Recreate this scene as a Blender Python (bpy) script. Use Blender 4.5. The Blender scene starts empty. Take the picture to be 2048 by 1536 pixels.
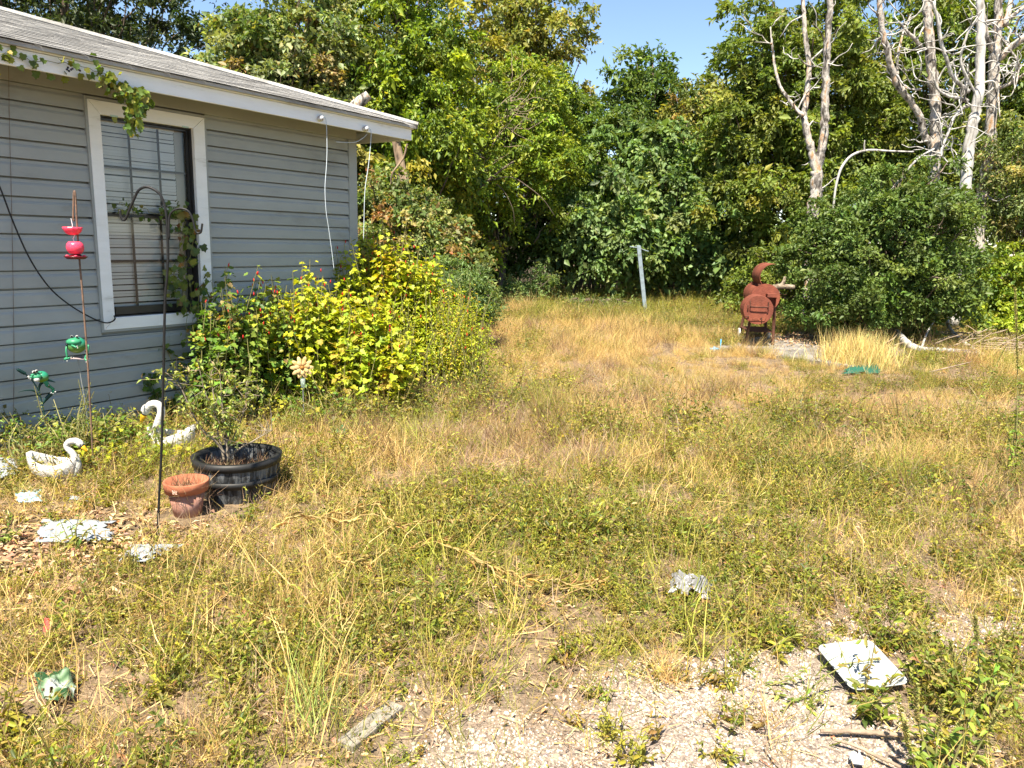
import bpy, math, random
import numpy as np
from mathutils import Matrix, Vector
sc = bpy.context.scene
col = sc.collection
PI = math.pi
# ------------------------------------------------------------------ camera
F = 1514.0; CX, CY = 1024.0, 768.0; CAMH = 1.65
_dn = np.array([-201, 8012, F]); _dn = _dn/np.linalg.norm(_dn)
_up = -_dn
_fw = np.array([0, 0, 1.0]) - _up*_up[2]; _fw /= np.linalg.norm(_fw)
_rt = np.cross(_dn, _fw); _rt /= np.linalg.norm(_rt)
if _rt[0] < 0: _rt = -_rt
RW = np.stack([_rt, _fw, _up]); CAM = np.array([0, 0, CAMH])
cam = bpy.data.cameras.new('camera'); camo = bpy.data.objects.new('camera', cam); col.objects.link(camo)
cam.sensor_width = 36.0; cam.lens = 36.0*F/2048.0; cam.clip_start = 0.05; cam.clip_end = 2000
_m = np.stack([RW @ np.array([1, 0, 0]), RW @ np.array([0, -1, 0]), RW @ np.array([0, 0, -1])], axis=1)
camo.matrix_world = Matrix(((*_m[0], 0), (*_m[1], 0), (*_m[2], CAMH), (0, 0, 0, 1)))
sc.camera = camo
# ------------------------------------------------------------------ sky, sun, exposure
SUN_EL = math.radians(60); SHADOW_AZ = math.radians(18)          # shadows run this far right of straight ahead
wd = bpy.data.worlds.new('World'); sc.world = wd; wd.use_nodes = True
nt = wd.node_tree; nt.nodes.clear()
sky = nt.nodes.new('ShaderNodeTexSky'); sky.sky_type = 'NISHITA'; sky.sun_disc = False
sky.sun_elevation = SUN_EL; sky.sun_rotation = PI + SHADOW_AZ; sky.air_density = 0.9; sky.dust_density = 0.0; sky.ozone_density = 1.4
bg = nt.nodes.new('ShaderNodeBackground'); bg.inputs[1].default_value = 0.074
wo = nt.nodes.new('ShaderNodeOutputWorld')
nt.links.new(sky.outputs[0], bg.inputs[0]); nt.links.new(bg.outputs[0], wo.inputs[0])
sl = bpy.data.lights.new('sun', 'SUN'); sl.energy = 5.0; sl.angle = math.radians(0.53); sl.color = (1.0, 0.91, 0.76)
so = bpy.data.objects.new('sun', sl); col.objects.link(so)
_ld = Vector((math.sin(SHADOW_AZ)*math.cos(SUN_EL), math.cos(SHADOW_AZ)*math.cos(SUN_EL), -math.sin(SUN_EL)))
so.rotation_euler = _ld.to_track_quat('-Z', 'Y').to_euler(); so.location = (0, 0, 30)
sc.view_settings.view_transform = 'Standard'; sc.view_settings.look = 'None'; sc.view_settings.exposure = 1.62
sc.view_settings.gamma = 1.0; sc.view_settings.use_curve_mapping = False
sc.cycles.max_bounces = 5; sc.cycles.diffuse_bounces = 2; sc.cycles.transparent_max_bounces = 8

# ------------------------------------------------------------------ helpers
def ray(px, py):
    d = RW @ np.array([px-CX, py-CY, F]); return d/np.linalg.norm(d)
def gp(px, py, z=0.0):
    d = ray(px, py); return CAM + d*((z-CAMH)/d[2])
def at(px, py, Y):
    d = ray(px, py); return CAM + d*(Y/d[1])
def nrm(a):
    return a/np.maximum(np.linalg.norm(a, axis=-1, keepdims=True), 1e-9)
def vnoise(x, y, seed=0):
    x = np.asarray(x, float); y = np.asarray(y, float)
    xi = np.floor(x).astype(np.int64); yi = np.floor(y).astype(np.int64); fx = x-xi; fy = y-yi
    fx = fx*fx*(3-2*fx); fy = fy*fy*(3-2*fy)
    def h(a, b):
        v = np.sin(a*127.1+b*311.7+seed*74.7)*43758.5453; return v-np.floor(v)
    return (h(xi, yi)*(1-fx)+h(xi+1, yi)*fx)*(1-fy)+(h(xi, yi+1)*(1-fx)+h(xi+1, yi+1)*fx)*fy
def fbm(x, y, seed=0, o=3):
    s = 0; a = .5; t = 0
    for i in range(o):
        s = s+a*vnoise(np.asarray(x)*2**i, np.asarray(y)*2**i, seed+i*13); t += a; a *= .5
    return s/t
def ground_z(x, y):
    return (fbm(np.asarray(x)*.7+5, np.asarray(y)*.7+9, 3)-.5)*.07

def tag(o, label=None, cat=None, group=None, kind=None):
    if label: o['label'] = label
    if cat: o['category'] = cat
    if group: o['group'] = group
    if kind: o['kind'] = kind
    return o
def empty(name, loc=(0, 0, 0), rz=0, label=None, cat=None, group=None):
    o = bpy.data.objects.new(name, None); col.objects.link(o); o.location = loc; o.rotation_euler = (0, 0, rz)
    o.empty_display_size = .1
    return tag(o, label, cat, group)
def link(name, me, mat=None, parent=None, loc=None, rot=None):
    o = bpy.data.objects.new(name, me); col.objects.link(o)
    if mat is not None and len(me.materials) == 0: me.materials.append(mat)
    if parent: o.parent = parent
    if loc is not None: o.location = loc
    if rot is not None: o.rotation_euler = rot
    return o

class MB:
    def __init__(s): s.v = []; s.f = []
    def add(s, vs, fs):
        b = len(s.v); s.v += [tuple(map(float, p)) for p in vs]; s.f += [tuple(i+b for i in f) for f in fs]; return s
    def box(s, x0, x1, y0, y1, z0, z1):
        return s.add([(x0,y0,z0),(x1,y0,z0),(x1,y1,z0),(x0,y1,z0),(x0,y0,z1),(x1,y0,z1),(x1,y1,z1),(x0,y1,z1)],
                     [(0,3,2,1),(4,5,6,7),(0,1,5,4),(1,2,6,5),(2,3,7,6),(3,0,4,7)])
    def tube(s, path, rad, n=8, cap=True, squash=None):
        P = np.array(path, float); m = len(P)
        if np.isscalar(rad): rad = [rad]*m
        elif len(rad) != m: rad = np.interp(np.linspace(0, 1, m), np.linspace(0, 1, len(rad)), rad)
        T = np.zeros_like(P); T[1:-1] = P[2:]-P[:-2]; T[0] = P[1]-P[0]; T[-1] = P[-1]-P[-2]; T = nrm(T)
        a = np.array([0, 0, 1.0]) if abs(T[0][2]) < .9 else np.array([1.0, 0, 0])
        x = nrm(np.cross(T[0], a)); vs = []
        for i in range(m):
            x = nrm(x-T[i]*np.dot(x, T[i])); y = np.cross(T[i], x)
            for k in range(n):
                t = 2*PI*k/n; vs.append(P[i]+(x*math.cos(t)+y*math.sin(t))*rad[i])
        fs = [(i*n+k, i*n+(k+1) % n, (i+1)*n+(k+1) % n, (i+1)*n+k) for i in range(m-1) for k in range(n)]
        if cap: fs += [tuple(range(n-1, -1, -1)), tuple((m-1)*n+k for k in range(n))]
        return s.add(vs, fs)
    def lathe(s, prof, n=24, c=(0, 0, 0), closed=False):
        vs = []; m = len(prof)
        for r, z in prof:
            for k in range(n):
                t = 2*PI*k/n; vs.append((c[0]+r*math.cos(t), c[1]+r*math.sin(t), c[2]+z))
        fs = [(i*n+k, i*n+(k+1) % n, (i+1)*n+(k+1) % n, (i+1)*n+k) for i in range(m-1) for k in range(n)]
        if closed: fs += [(( m-1)*n+k, (m-1)*n+(k+1) % n, (k+1) % n, k) for k in range(n)]
        return s.add(vs, fs)
    def ball(s, c, r, n=14, m=9, rot=None):
        r = np.array([r]*3 if np.isscalar(r) else r, float); vs = []
        for i in range(1, m):
            a = PI*i/m
            for k in range(n):
                t = 2*PI*k/n; vs.append(np.array([math.sin(a)*math.cos(t), math.sin(a)*math.sin(t), math.cos(a)])*r)
        vs += [np.array([0, 0, 1])*r, np.array([0, 0, -1])*r]
        if rot is not None: vs = [np.array(rot) @ v for v in vs]
        vs = [v+np.array(c) for v in vs]
        fs = [(i*n+k, (i+1)*n+k, (i+1)*n+(k+1) % n, i*n+(k+1) % n) for i in range(m-2) for k in range(n)]
        t = (m-1)*n; fs += [(t, k, (k+1) % n) for k in range(n)] + [(t+1, (m-2)*n+(k+1) % n, (m-2)*n+k) for k in range(n)]
        return s.add(vs, fs)
    def prism(s, poly, y0, y1):            # polygon in x,z extruded along y
        n = len(poly)
        return s.add([(x, y0, z) for x, z in poly]+[(x, y1, z) for x, z in poly],
                     [tuple(range(n)), tuple(range(2*n-1, n-1, -1))]+[(i, i+n, (i+1) % n+n, (i+1) % n) for i in range(n)])
    def mesh(s, name, mat=None, smooth=False):
        me = bpy.data.meshes.new(name); me.from_pydata(s.v, [], s.f); me.update()
        if mat is not None: me.materials.append(mat)
        if smooth: me.polygons.foreach_set('use_smooth', [True]*len(me.polygons))
        return me
    def build(s, name, mat, parent=None, smooth=False, loc=None, rot=None, bevel=0):
        o = link(name, s.mesh(name, mat, smooth), None, parent, loc, rot)
        if bevel:
            b = o.modifiers.new('bevel', 'BEVEL'); b.width = bevel; b.segments = 2; b.limit_method = 'ANGLE'
        return o
def smooth_path(pts, n=6):
    P = np.array(pts, float)
    if len(P) < 3: return P
    Q = np.vstack([2*P[0]-P[1], P, 2*P[-1]-P[-2]]); out = []
    for i in range(1, len(Q)-2):
        for t in np.linspace(0, 1, n, endpoint=False):
            p0, p1, p2, p3 = Q[i-1], Q[i], Q[i+1], Q[i+2]
            out.append(.5*((2*p1)+(-p0+p2)*t+(2*p0-5*p1+4*p2-p3)*t*t+(-p0+3*p1-3*p2+p3)*t**3))
    out.append(P[-1]); return np.array(out)

# fast leaf-like meshes: a small template copied to many frames in numpy
TM = {
 'kite': ([(0,0,0),(.42,.5,.16),(1,0,-.10),(.42,-.5,.16)], [(0,3,2),(0,2,1)]),
 'leaf': ([(0,0,0),(.22,.40,.12),(.62,.40,.10),(1,0,-.16),(.62,-.40,.10),(.22,-.40,.12),(.45,0,0)], [(0,6,2,1),(6,3,2),(0,5,4,6),(6,4,3)]),
 'lobed': ([(.38,0,-.04),(0,0,0),(-.08,.34,.08),(.22,.56,.14),(.42,.40,.05),(.70,.46,.12),(.78,.18,.02),(1.02,0,-.14),(.78,-.18,.02),(.70,-.46,.12),(.42,-.40,.05),(.22,-.56,.14),(-.08,-.34,.08)],
           [(0,i,i+1) for i in range(12,1,-1) if i < 12]+[(0,12,1)]+[(0,1,2)]),
 'blade': ([(0,.5,0),(0,-.5,0),(.45,.42,.10),(.45,-.42,.10),(1,0,-.12)], [(0,1,3,2),(2,3,4)]),
 'strip': ([(0,.5,0),(0,-.5,0),(1,.35,0),(1,-.35,0)], [(0,1,3,2)]),
}
TM['lobed'] = (TM['lobed'][0], [(0, i, i % 12+1) for i in range(1, 13)])
def scatter(tm, pos, d, n, L, W, colr):
    V, Fc = TM[tm]; V = np.array(V, float); N = len(pos)
    d = nrm(d); s = nrm(np.cross(n, d)); n = np.cross(d, s)
    L = np.broadcast_to(np.asarray(L, float), (N,)); W = np.broadcast_to(np.asarray(W, float), (N,))
    P = pos[:, None, :] + (V[None, :, 0, None]*L[:, None, None])*d[:, None, :] + (V[None, :, 1, None]*W[:, None, None])*s[:, None, :] + (V[None, :, 2, None]*L[:, None, None])*n[:, None, :]
    return (P.reshape(-1, 3), Fc, len(V), N, np.repeat(colr, len(V), axis=0))
def fast_mesh(name, chunks, mat, smooth=False):
    vs = np.concatenate([c[0] for c in chunks]).astype(np.float32); cs = np.concatenate([c[4] for c in chunks]).astype(np.float32)
    idx = []; tot = []; base = 0
    for P, Fc, k, N, _ in chunks:
        flat = np.concatenate([np.array(f) for f in Fc]); cnt = np.array([len(f) for f in Fc])
        idx.append((flat[None, :]+(np.arange(N)*k)[:, None]+base).ravel()); tot.append(np.tile(cnt, N)); base += k*N
    idx = np.concatenate(idx).astype(np.int32); tot = np.concatenate(tot).astype(np.int32)
    me = bpy.data.meshes.new(name); me.vertices.add(len(vs)); me.vertices.foreach_set('co', vs.ravel())
    me.loops.add(len(idx)); me.loops.foreach_set('vertex_index', idx)
    me.polygons.add(len(tot)); st = np.zeros(len(tot), np.int32); st[1:] = np.cumsum(tot)[:-1]
    me.polygons.foreach_set('loop_start', st)
    if smooth: me.polygons.foreach_set('use_smooth', np.ones(len(tot), bool))
    me.update(calc_edges=True)
    a = me.attributes.new('col', 'FLOAT_COLOR', 'POINT'); c4 = np.ones((len(vs), 4), np.float32); c4[:, :3] = cs
    a.data.foreach_set('color', c4.ravel()); me.materials.append(mat); return me
def pal(rng, palette, n, jit=.22):
    w = np.array([p[0] for p in palette], float); w /= w.sum(); C = np.array([p[1] for p in palette])
    c = C[rng.choice(len(C), n, p=w)]
    return np.clip(c*(1+jit*rng.normal(size=(n, 1)))*(1+.08*rng.normal(size=(n, 3))), .004, .9)
def rv(rng, *shape): return rng.normal(size=shape+(3,))

# ------------------------------------------------------------------ materials
def mat(name, base=(.5, .5, .5), rough=.7, metal=0.0, spec=.3):
    m = bpy.data.materials.new(name); m.use_nodes = True; b = m.node_tree.nodes['Principled BSDF']
    b.inputs['Base Color'].default_value = (*base, 1); b.inputs['Roughness'].default_value = rough
    b.inputs['Metallic'].default_value = metal; b.inputs['Specular IOR Level'].default_value = spec
    return m
def nodes(m): return m.node_tree.nodes, m.node_tree.links, m.node_tree.nodes['Principled BSDF']
def noisy(name, stops, scale=8.0, rough=.8, detail=6, stretch=(1, 1, 1), bump=0.0, bscale=None, metal=0.0, spec=.3, rand=0.0, coords='Object', dist=0.0):
    """colour from a ramp over noise, optional bump and per-object variation"""
    m = mat(name, stops[0][1], rough, metal, spec); N, L, B = nodes(m)
    tc = N.new('ShaderNodeTexCoord'); mp = N.new('ShaderNodeMapping'); mp.inputs['Scale'].default_value = stretch
    L.new(tc.outputs[coords], mp.inputs[0])
    nz = N.new('ShaderNodeTexNoise'); nz.inputs['Scale'].default_value = scale; nz.inputs['Detail'].default_value = detail
    nz.inputs['Roughness'].default_value = .65; nz.inputs['Distortion'].default_value = dist
    L.new(mp.outputs[0], nz.inputs['Vector'])
    cr = N.new('ShaderNodeValToRGB'); e = cr.color_ramp.elements
    while len(e) < len(stops): e.new(.5)
    for el, (p, c) in zip(e, stops): el.position = p; el.color = (*c, 1)
    L.new(nz.outputs[0], cr.inputs[0]); src = cr.outputs[0]
    if rand:
        oi = N.new('ShaderNodeObjectInfo'); mr = N.new('ShaderNodeMapRange'); mr.inputs[3].default_value = 1-rand; mr.inputs[4].default_value = 1+rand
        L.new(oi.outputs['Random'], mr.inputs[0]); hs = N.new('ShaderNodeHueSaturation'); L.new(mr.outputs[0], hs.inputs['Value'])
        L.new(src, hs.inputs['Color']); src = hs.outputs[0]
    L.new(src, B.inputs['Base Color'])
    if bump:
        n2 = N.new('ShaderNodeTexNoise'); n2.inputs['Scale'].default_value = bscale or scale*4; n2.inputs['Detail'].default_value = 5
        L.new(mp.outputs[0], n2.inputs['Vector']); bp = N.new('ShaderNodeBump'); bp.inputs['Strength'].default_value = bump; bp.inputs['Distance'].default_value = .02
        L.new(n2.outputs[0], bp.inputs['Height']); L.new(bp.outputs[0], B.inputs['Normal'])
    return m
def leafmat(name, trans=.35, rough=.5, spec=.35, tint=(1.15, 1.1, .45)):
    m = mat(name, (.1, .15, .03), rough, 0, spec); N, L, B = nodes(m)
    at_ = N.new('ShaderNodeAttribute'); at_.attribute_name = 'col'; L.new(at_.outputs['Color'], B.inputs['Base Color'])
    tr = N.new('ShaderNodeBsdfTranslucent'); mx = N.new('ShaderNodeMix'); mx.data_type = 'RGBA'; mx.blend_type = 'MULTIPLY'; mx.inputs[0].default_value = 1
    L.new(at_.outputs['Color'], mx.inputs[6]); mx.inputs[7].default_value = (tint[0]*1.5, tint[1]*1.5, tint[2]*1.5, 1); L.new(mx.outputs[2], tr.inputs[0])
    ms = N.new('ShaderNodeMixShader'); ms.inputs[0].default_value = trans
    out = N['Material Output']; L.new(B.outputs[0], ms.inputs[1]); L.new(tr.outputs[0], ms.inputs[2]); L.new(ms.outputs[0], out.inputs[0]); return m
M = {}
M['leaf'] = leafmat('foliage', .33)
M['gloss_leaf'] = leafmat('glossy_foliage', .25, .5, .28)
M['dry'] = leafmat('dry_grass', .28, .7, .2, (1.0, .95, .8))
M['litter'] = leafmat('litter', .05, .85, .15, (1, 1, 1))
M['bark'] = noisy('bark', [(.3, (.05, .04, .03)), (.6, (.16, .12, .09)), (.8, (.28, .22, .16))], 9, .9, stretch=(1, 1, .25), bump=.8)
M['deadbark'] = noisy('dead_bark', [(.36, (.045, .036, .03)), (.45, (.17, .15, .13)), (.52, (.42, .395, .36)), (.64, (.36, .22, .12))], 6, .9, 10, stretch=(1.6, 1.6, .6), bump=.9, bscale=22, dist=.6)
M['palewood'] = noisy('bare_weathered_wood', [(.36, (.13, .115, .10)), (.48, (.38, .365, .34)), (.6, (.50, .48, .45)), (.72, (.30, .24, .18))], 3, .8, 8, stretch=(3, 3, .4), bump=.5, bscale=20)
M['stick'] = noisy('dry_stick', [(.3, (.14, .10, .07)), (.6, (.36, .28, .20)), (.8, (.48, .40, .30))], 12, .9, bump=.4)
M['greenstem'] = noisy('stem', [(.3, (.13, .14, .04)), (.7, (.28, .24, .10))], 20, .7)

# ================================================================== GROUND
def warp(a, n, near, far):
    t = np.linspace(-1, 1, n); return np.sign(t)*(near*np.abs(t)+(far-near)*np.abs(t)**6)
gx = warp(0, 181, 14, 420); gy = warp(0, 181, 14, 420)+9
XX, YY = np.meshgrid(gx, gy); ZZ = ground_z(XX, YY)*(np.hypot(XX, YY-9) < 40)
m_ = len(gx); vs = np.stack([XX.ravel(), YY.ravel(), ZZ.ravel()], 1)
fs = [(j*m_+i, j*m_+i+1, (j+1)*m_+i+1, (j+1)*m_+i) for j in range(m_-1) for i in range(m_-1)]
gm = bpy.data.meshes.new('ground'); gm.from_pydata(vs.tolist(), [], fs); gm.update(); gm.polygons.foreach_set('use_smooth', [True]*len(fs))
def gravel_mask(x, y):
    g = 1.15*np.exp(-((x-.90)/.80)**2-((y-2.2)/.62)**2)+.75*np.exp(-((x-2.3)/.9)**2-((y-3.35)/.5)**2)+.55*np.exp(-((x+.15)/.45)**2-((y-2.15)/.3)**2)+.5*np.exp(-((x-1.5)/.5)**2-((y-3.0)/.35)**2)
    return np.clip((g+1.0*(fbm(x*2.6, y*2.6, 21)-.5)-.42)*2.4, 0, 1)
ga = gm.attributes.new('gravel', 'FLOAT', 'POINT'); ga.data.foreach_set('value', gravel_mask(XX.ravel(), YY.ravel()).astype(np.float32))
mg = noisy('soil', [(.25, (.05, .035, .022)), (.45, (.14, .10, .06)), (.6, (.24, .17, .10)), (.8, (.34, .26, .17))], 9, .95, 10, bump=1.0, bscale=60, coords='Object')
N, L, B = nodes(mg)
src = B.inputs['Base Color'].links[0].from_socket
an = N.new('ShaderNodeAttribute'); an.attribute_name = 'gravel'
vo = N.new('ShaderNodeTexVoronoi'); vo.inputs['Scale'].default_value = 130; tc = N.new('ShaderNodeTexCoord'); L.new(tc.outputs['Object'], vo.inputs['Vector'])
cr = N.new('ShaderNodeValToRGB'); cr.color_ramp.elements[0].color = (.10, .075, .06, 1); cr.color_ramp.elements[1].color = (.40, .33, .27, 1); L.new(vo.outputs['Color'], cr.inputs[0])
mx = N.new('ShaderNodeMix'); mx.data_type = 'RGBA'; L.new(an.outputs['Fac'], mx.inputs[0]); L.new(src, mx.inputs[6]); L.new(cr.outputs[0], mx.inputs[7]); L.new(mx.outputs[2], B.inputs['Base Color'])
ground = link('ground', gm, mg); tag(ground, 'dry sandy yard soil under the grass and weeds', 'ground', kind='structure')

# ================================================================== HOUSE
_d = ray(2030, 507); U = np.array([_d[0], _d[1], 0]); U /= np.linalg.norm(U); NO = np.array([U[1], -U[0], 0.0]); HO = gp(0, 915)
def onwall(px, py, off=0.0):
    d = ray(px, py); p = CAM+d*(np.dot(HO+NO*off-CAM, NO)/np.dot(d, NO)); return p
def wl(px, py, off=0.0):
    p = onwall(px, py, off); return float(np.dot(p-HO, U)), float(p[2])
M['siding'] = noisy('vinyl_siding', [(.28, (.22, .225, .205)), (.42, (.30, .315, .30)), (.7, (.36, .375, .36))], 1.6, .5, 10, stretch=(.7, 1, 1.6), bump=.05, bscale=90, spec=.35, rand=.05)
M['white'] = noisy('white_paint', [(.28, (.58, .57, .53)), (.40, (.80, .80, .775)), (.7, (.87, .87, .855))], 6, .55, 8, stretch=(.4, 1, 2), bump=.15, bscale=40)
M['soffit'] = noisy('soffit_paint', [(.3, (.26, .22, .18)), (.7, (.42, .38, .33))], 6, .8)
M['shingle'] = noisy('asphalt_shingle', [(.28, (.19, .185, .175)), (.42, (.33, .32, .30)), (.7, (.45, .435, .41))], 3.0, .95, 10, bump=.8, bscale=260, rand=.25, coords='Generated')
N, L, B = nodes(M['shingle'])
_s = B.inputs['Base Color'].links[0].from_socket
_g = N.new('ShaderNodeNewGeometry'); _mp = N.new('ShaderNodeMapping'); _mp.inputs['Rotation'].default_value = (0, 0, -math.atan2(U[1], U[0])); _mp.inputs['Scale'].default_value = (2.6, .55, 1)
L.new(_g.outputs['Position'], _mp.inputs[0]); _n = N.new('ShaderNodeTexNoise'); _n.inputs['Scale'].default_value = 1.1; _n.inputs['Detail'].default_value = 7; L.new(_mp.outputs[0], _n.inputs['Vector'])
_c = N.new('ShaderNodeValToRGB'); _c.color_ramp.elements[0].position = .30; _c.color_ramp.elements[0].color = (.18, .17, .17, 1); _c.color_ramp.elements[1].position = .46; _c.color_ramp.elements[1].color = (1, 1, 1, 1); L.new(_n.outputs[0], _c.inputs[0])
_x = N.new('ShaderNodeMix'); _x.data_type = 'RGBA'; _x.blend_type = 'MULTIPLY'; _x.inputs[0].default_value = .7; L.new(_s, _x.inputs[6]); L.new(_c.outputs[0], _x.inputs[7]); L.new(_x.outputs[2], B.inputs['Base Color'])
M['black'] = noisy('black_metal', [(.3, (.010, .010, .011)), (.7, (.02, .02, .02))], 20, .5, spec=.2)
M['darkframe'] = noisy('bronze_window_frame', [(.3, (.015, .014, .013)), (.7, (.03, .028, .026))], 8, .35, spec=.5)
M['blind'] = noisy('blind_slats', [(.3, (.84, .86, .84)), (.7, (.90, .91, .90))], 3, .5)
M['muntin'] = mat('muntin_bar', (.09, .075, .065), .5)
house = empty('house', HO.tolist(), math.atan2(U[1], U[0]), 'low house with grey lap siding, white trim and shingled hip roof', 'house')
SL, SR = -6.0, 3.63; W0, W1, WZ0, WZ1 = .905, 1.71, .960, 2.53
wb = MB()
wb.box(SL, W0, .031, .12, 0, 2.79); wb.box(W1, SR-.001, .031, .12, 0, 2.79); wb.box(W0, W1, .031, .12, 0, WZ0); wb.box(W0, W1, .031, .12, WZ1, 2.79)
wb.box(SR-.12, SR, .121, 8.0, 0, 2.79); wb.box(SL, SL+.12, .121, 8, 0, 2.79); wb.box(SL+.121, SR-.121, 7.88, 8, 0, 2.79)
wb.build('wall', M['siding'], house)
E_ = .1317; Z0 = .831-6*E_
def board(s0, s1, k, rng):
    z = Z0+k*E_; pr = [(.024, -.003), (-.026, -.003), (-.0235, .56*E_), (-.020, .64*E_), (-.0145, .71*E_), (-.013, .875*E_), (.024, .885*E_), (.025, E_-.004), (.029, E_-.004), (.029, 0)]
    b = MB(); n = len(pr); w = rng.uniform(-.0015, .0015); seg = max(2, int((s1-s0)/.8)); vs = []; dz = rng.uniform(-.001, .001)
    for i in range(seg+1):
        s = s0+(s1-s0)*i/seg; bow = .0022*math.sin(s*2.1+k*1.7); zb = .0015*math.sin(s*1.3+k*2.9)
        vs += [(s, y+(bow+w if y < -.001 else 0), z+zz+dz+zb) for y, zz in pr]
    fs = [(i*n+j, i*n+(j+1) % n, (i+1)*n+(j+1) % n, (i+1)*n+j) for i in range(seg) for j in range(n)]
    fs += [tuple(range(n-1, -1, -1)), tuple(seg*n+j for j in range(n))]
    b.add(vs, fs); return b.build('siding_board', M['siding'], house)
rng_ = random.Random(4)
for k in range(0, 20):
    z = Z0+k*E_
    if z+E_ < .86:
        cut = [.35, 2.1, 1.38, -.9, 2.6, 1.38][k % 6]
        board(SL, cut, k, rng_); board(cut+.002, 3.54, k, rng_)
    elif z < 2.65:
        board(SL, .797, k, rng_); board(1.838, 3.54, k, rng_)
MB().box(3.541, 3.66, -.034, -.0005, .02, 2.66).box(3.631, 3.66, 0, .12, .02, 2.66).build('corner_trim', M['siding'], house, bevel=.006)
MB().box(SL, 3.66, -.030, -.001, 2.662, 2.788).build('frieze_board', M['siding'], house)
MB().box(SL-.4, 4.02, -.455, .5, 2.790, 2.800).box(3.0, 4.02, .501, 8.4, 2.790, 2.800).build('soffit', M['soffit'], house)
def fasc(n, z0, z1, o0, o1, m, e):
    MB().box(SL-.45, 4.03+e, -o1, -o0, z0, z1).build(n, M[m], house, bevel=.004); MB().box(4.03+e-(o1-o0), 4.03+e, -o0+.001, 8.45, z0, z1).build(n, M[m], house, bevel=.004)
fasc('fascia', 2.680, 2.792, .455, .478, 'white', 0); fasc('fascia_trim', 2.794, 2.822, .455, .495, 'white', .016)
# roof : hip
PITCH = .300; EZ = 2.828; EO = .525; SE = 4.075
roof_b = MB(); T_ = 4.5
e0 = (SL-.5, -EO, EZ); e1 = (SE, -EO, EZ); r1 = (SE-T_, -EO+T_, EZ+PITCH*T_); r0 = (SL-.5+T_*.2, -EO+T_, EZ+PITCH*T_); b1 = (SE, -EO+2*T_, EZ); b0 = (SL-.5, -EO+2*T_, EZ)
vs = [e0, e1, r1, r0, b1, b0]; th = .03
roof_b.add(vs+[(x, y, z-th+.004) for x, y, z in vs], [(0, 1, 2, 3), (1, 4, 2), (3, 2, 4, 5), (0, 3, 5), (6, 7, 1, 0), (7, 10, 4, 1), (10, 11, 5, 4), (11, 6, 0, 5), (11, 10, 7, 6)])
roof = roof_b.build('roof', M['shingle'], house)
TW = .305; EX = .142; cs = 1/math.sqrt(1+PITCH*PITCH)
smesh = []
for k in range(5):
    rr = random.Random(k); b = MB(); w = TW/2-.003; l = EX+.05; t = .0035
    f0 = -.004*rr.random()
    b.add([(-w, f0, t), (-w*.3, -.002*rr.random(), t+.001), (w*.4, -.004*rr.random(), t), (w, f0, t+.002*rr.random()), (w, l, .001), (-w, l, .001), (-w, f0, .0), (w, f0, .0)], [(0, 1, 2, 3, 4, 5), (6, 7, 3, 2, 1, 0), (6, 0, 5), (7, 4, 3)])
    smesh.append(b.mesh('shingle', M['shingle']))
cnt = 0; rr = random.Random(8)
for r in range(27):
    d_ = r*EX*cs; z = EZ+PITCH*d_+.003; off = (r % 2)*TW*.5+(r % 3)*.03
    smax = SE-d_-.05; s = smax-TW/2-((smax*7+off) % .12)
    while s > -.75-.03*r and cnt < 298:
        o = link('shingle', smesh[rr.randrange(5)], None, roof, (s, -EO+d_-.012, z+rr.uniform(0, .002)), (math.atan(PITCH)-.014, 0, rr.uniform(-.006, .006))); s -= TW; cnt += 1
hp = [np.array((SE-t, -EO+t, EZ+PITCH*t+.012)) for t in np.linspace(0, T_, 30)]
MB().tube(hp, .035, 6).build('hip_cap', M['shingle'], roof)
# window
win = empty('window'); win.parent = house; win.location = (0, 0, 0)
del_ = 0
jc = MB(); jc.box(.797, .815, -.036, -.001, .852, 2.648); jc.box(1.818, 1.836, -.036, -.001, .852, 2.648); jc.box(.8155, 1.8175, -.036, -.001, .852, .870); jc.box(.8155, 1.8175, -.036, -.001, 2.628, 2.648)
jc.build('channel_trim', M['siding'], win)
def casing(poly):   # mitred board in s,z
    b = MB(); b.prism(poly, -.040, -.002); b.build('casing', M['white'], win, bevel=.003)
a0, a1, c0, c1 = .8165, 1.8165, .871, 2.627; o0, o1, p0, p1 = .910, 1.706, .966, 2.526; g = .0012
casing([(a0, c0), (o0-g, p0+g), (o0-g, p1-g), (a0, c1)]); casing([(a1, c0), (a1, c1), (o1+g, p1-g), (o1+g, p0+g)])
casing([(a0+g*2, c0), (a1-g*2, c0), (o1, p0), (o0, p0)]); casing([(a0+g*2, c1), (o0, p1), (o1, p1), (a1-g*2, c1)])
sf = MB()
def ring(b, x0, x1, z0, z1, w, y0, y1):
    b.box(x0, x0+w, y0, y1, z0, z1); b.box(x1-w, x1, y0, y1, z0, z1); b.box(x0+w+.0005, x1-w-.0005, y0, y1, z0, z0+w); b.box(x0+w+.0005, x1-w-.0005, y0, y1, z1-w, z1)
jb = MB(); ring(jb, .906, 1.709, .962, 2.529, .012, .0, .119); jb.build('window_frame', M['darkframe'], win)
up_ = MB(); ring(up_, .920, 1.695, 1.765, 2.514, .016, .030, .055); up_.build('upper_sash', M['darkframe'], win)
lo_ = MB(); ring(lo_, .925, 1.690, .981, 1.800, .034, .058, .085); lo_.box(.925, 1.690, .050, .0575, 1.770, 1.800); lo_.box(.95, 1.66, .018, .029, .981, 1.045); lo_.build('lower_sash', M['darkframe'], win)
mu = MB()
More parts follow.
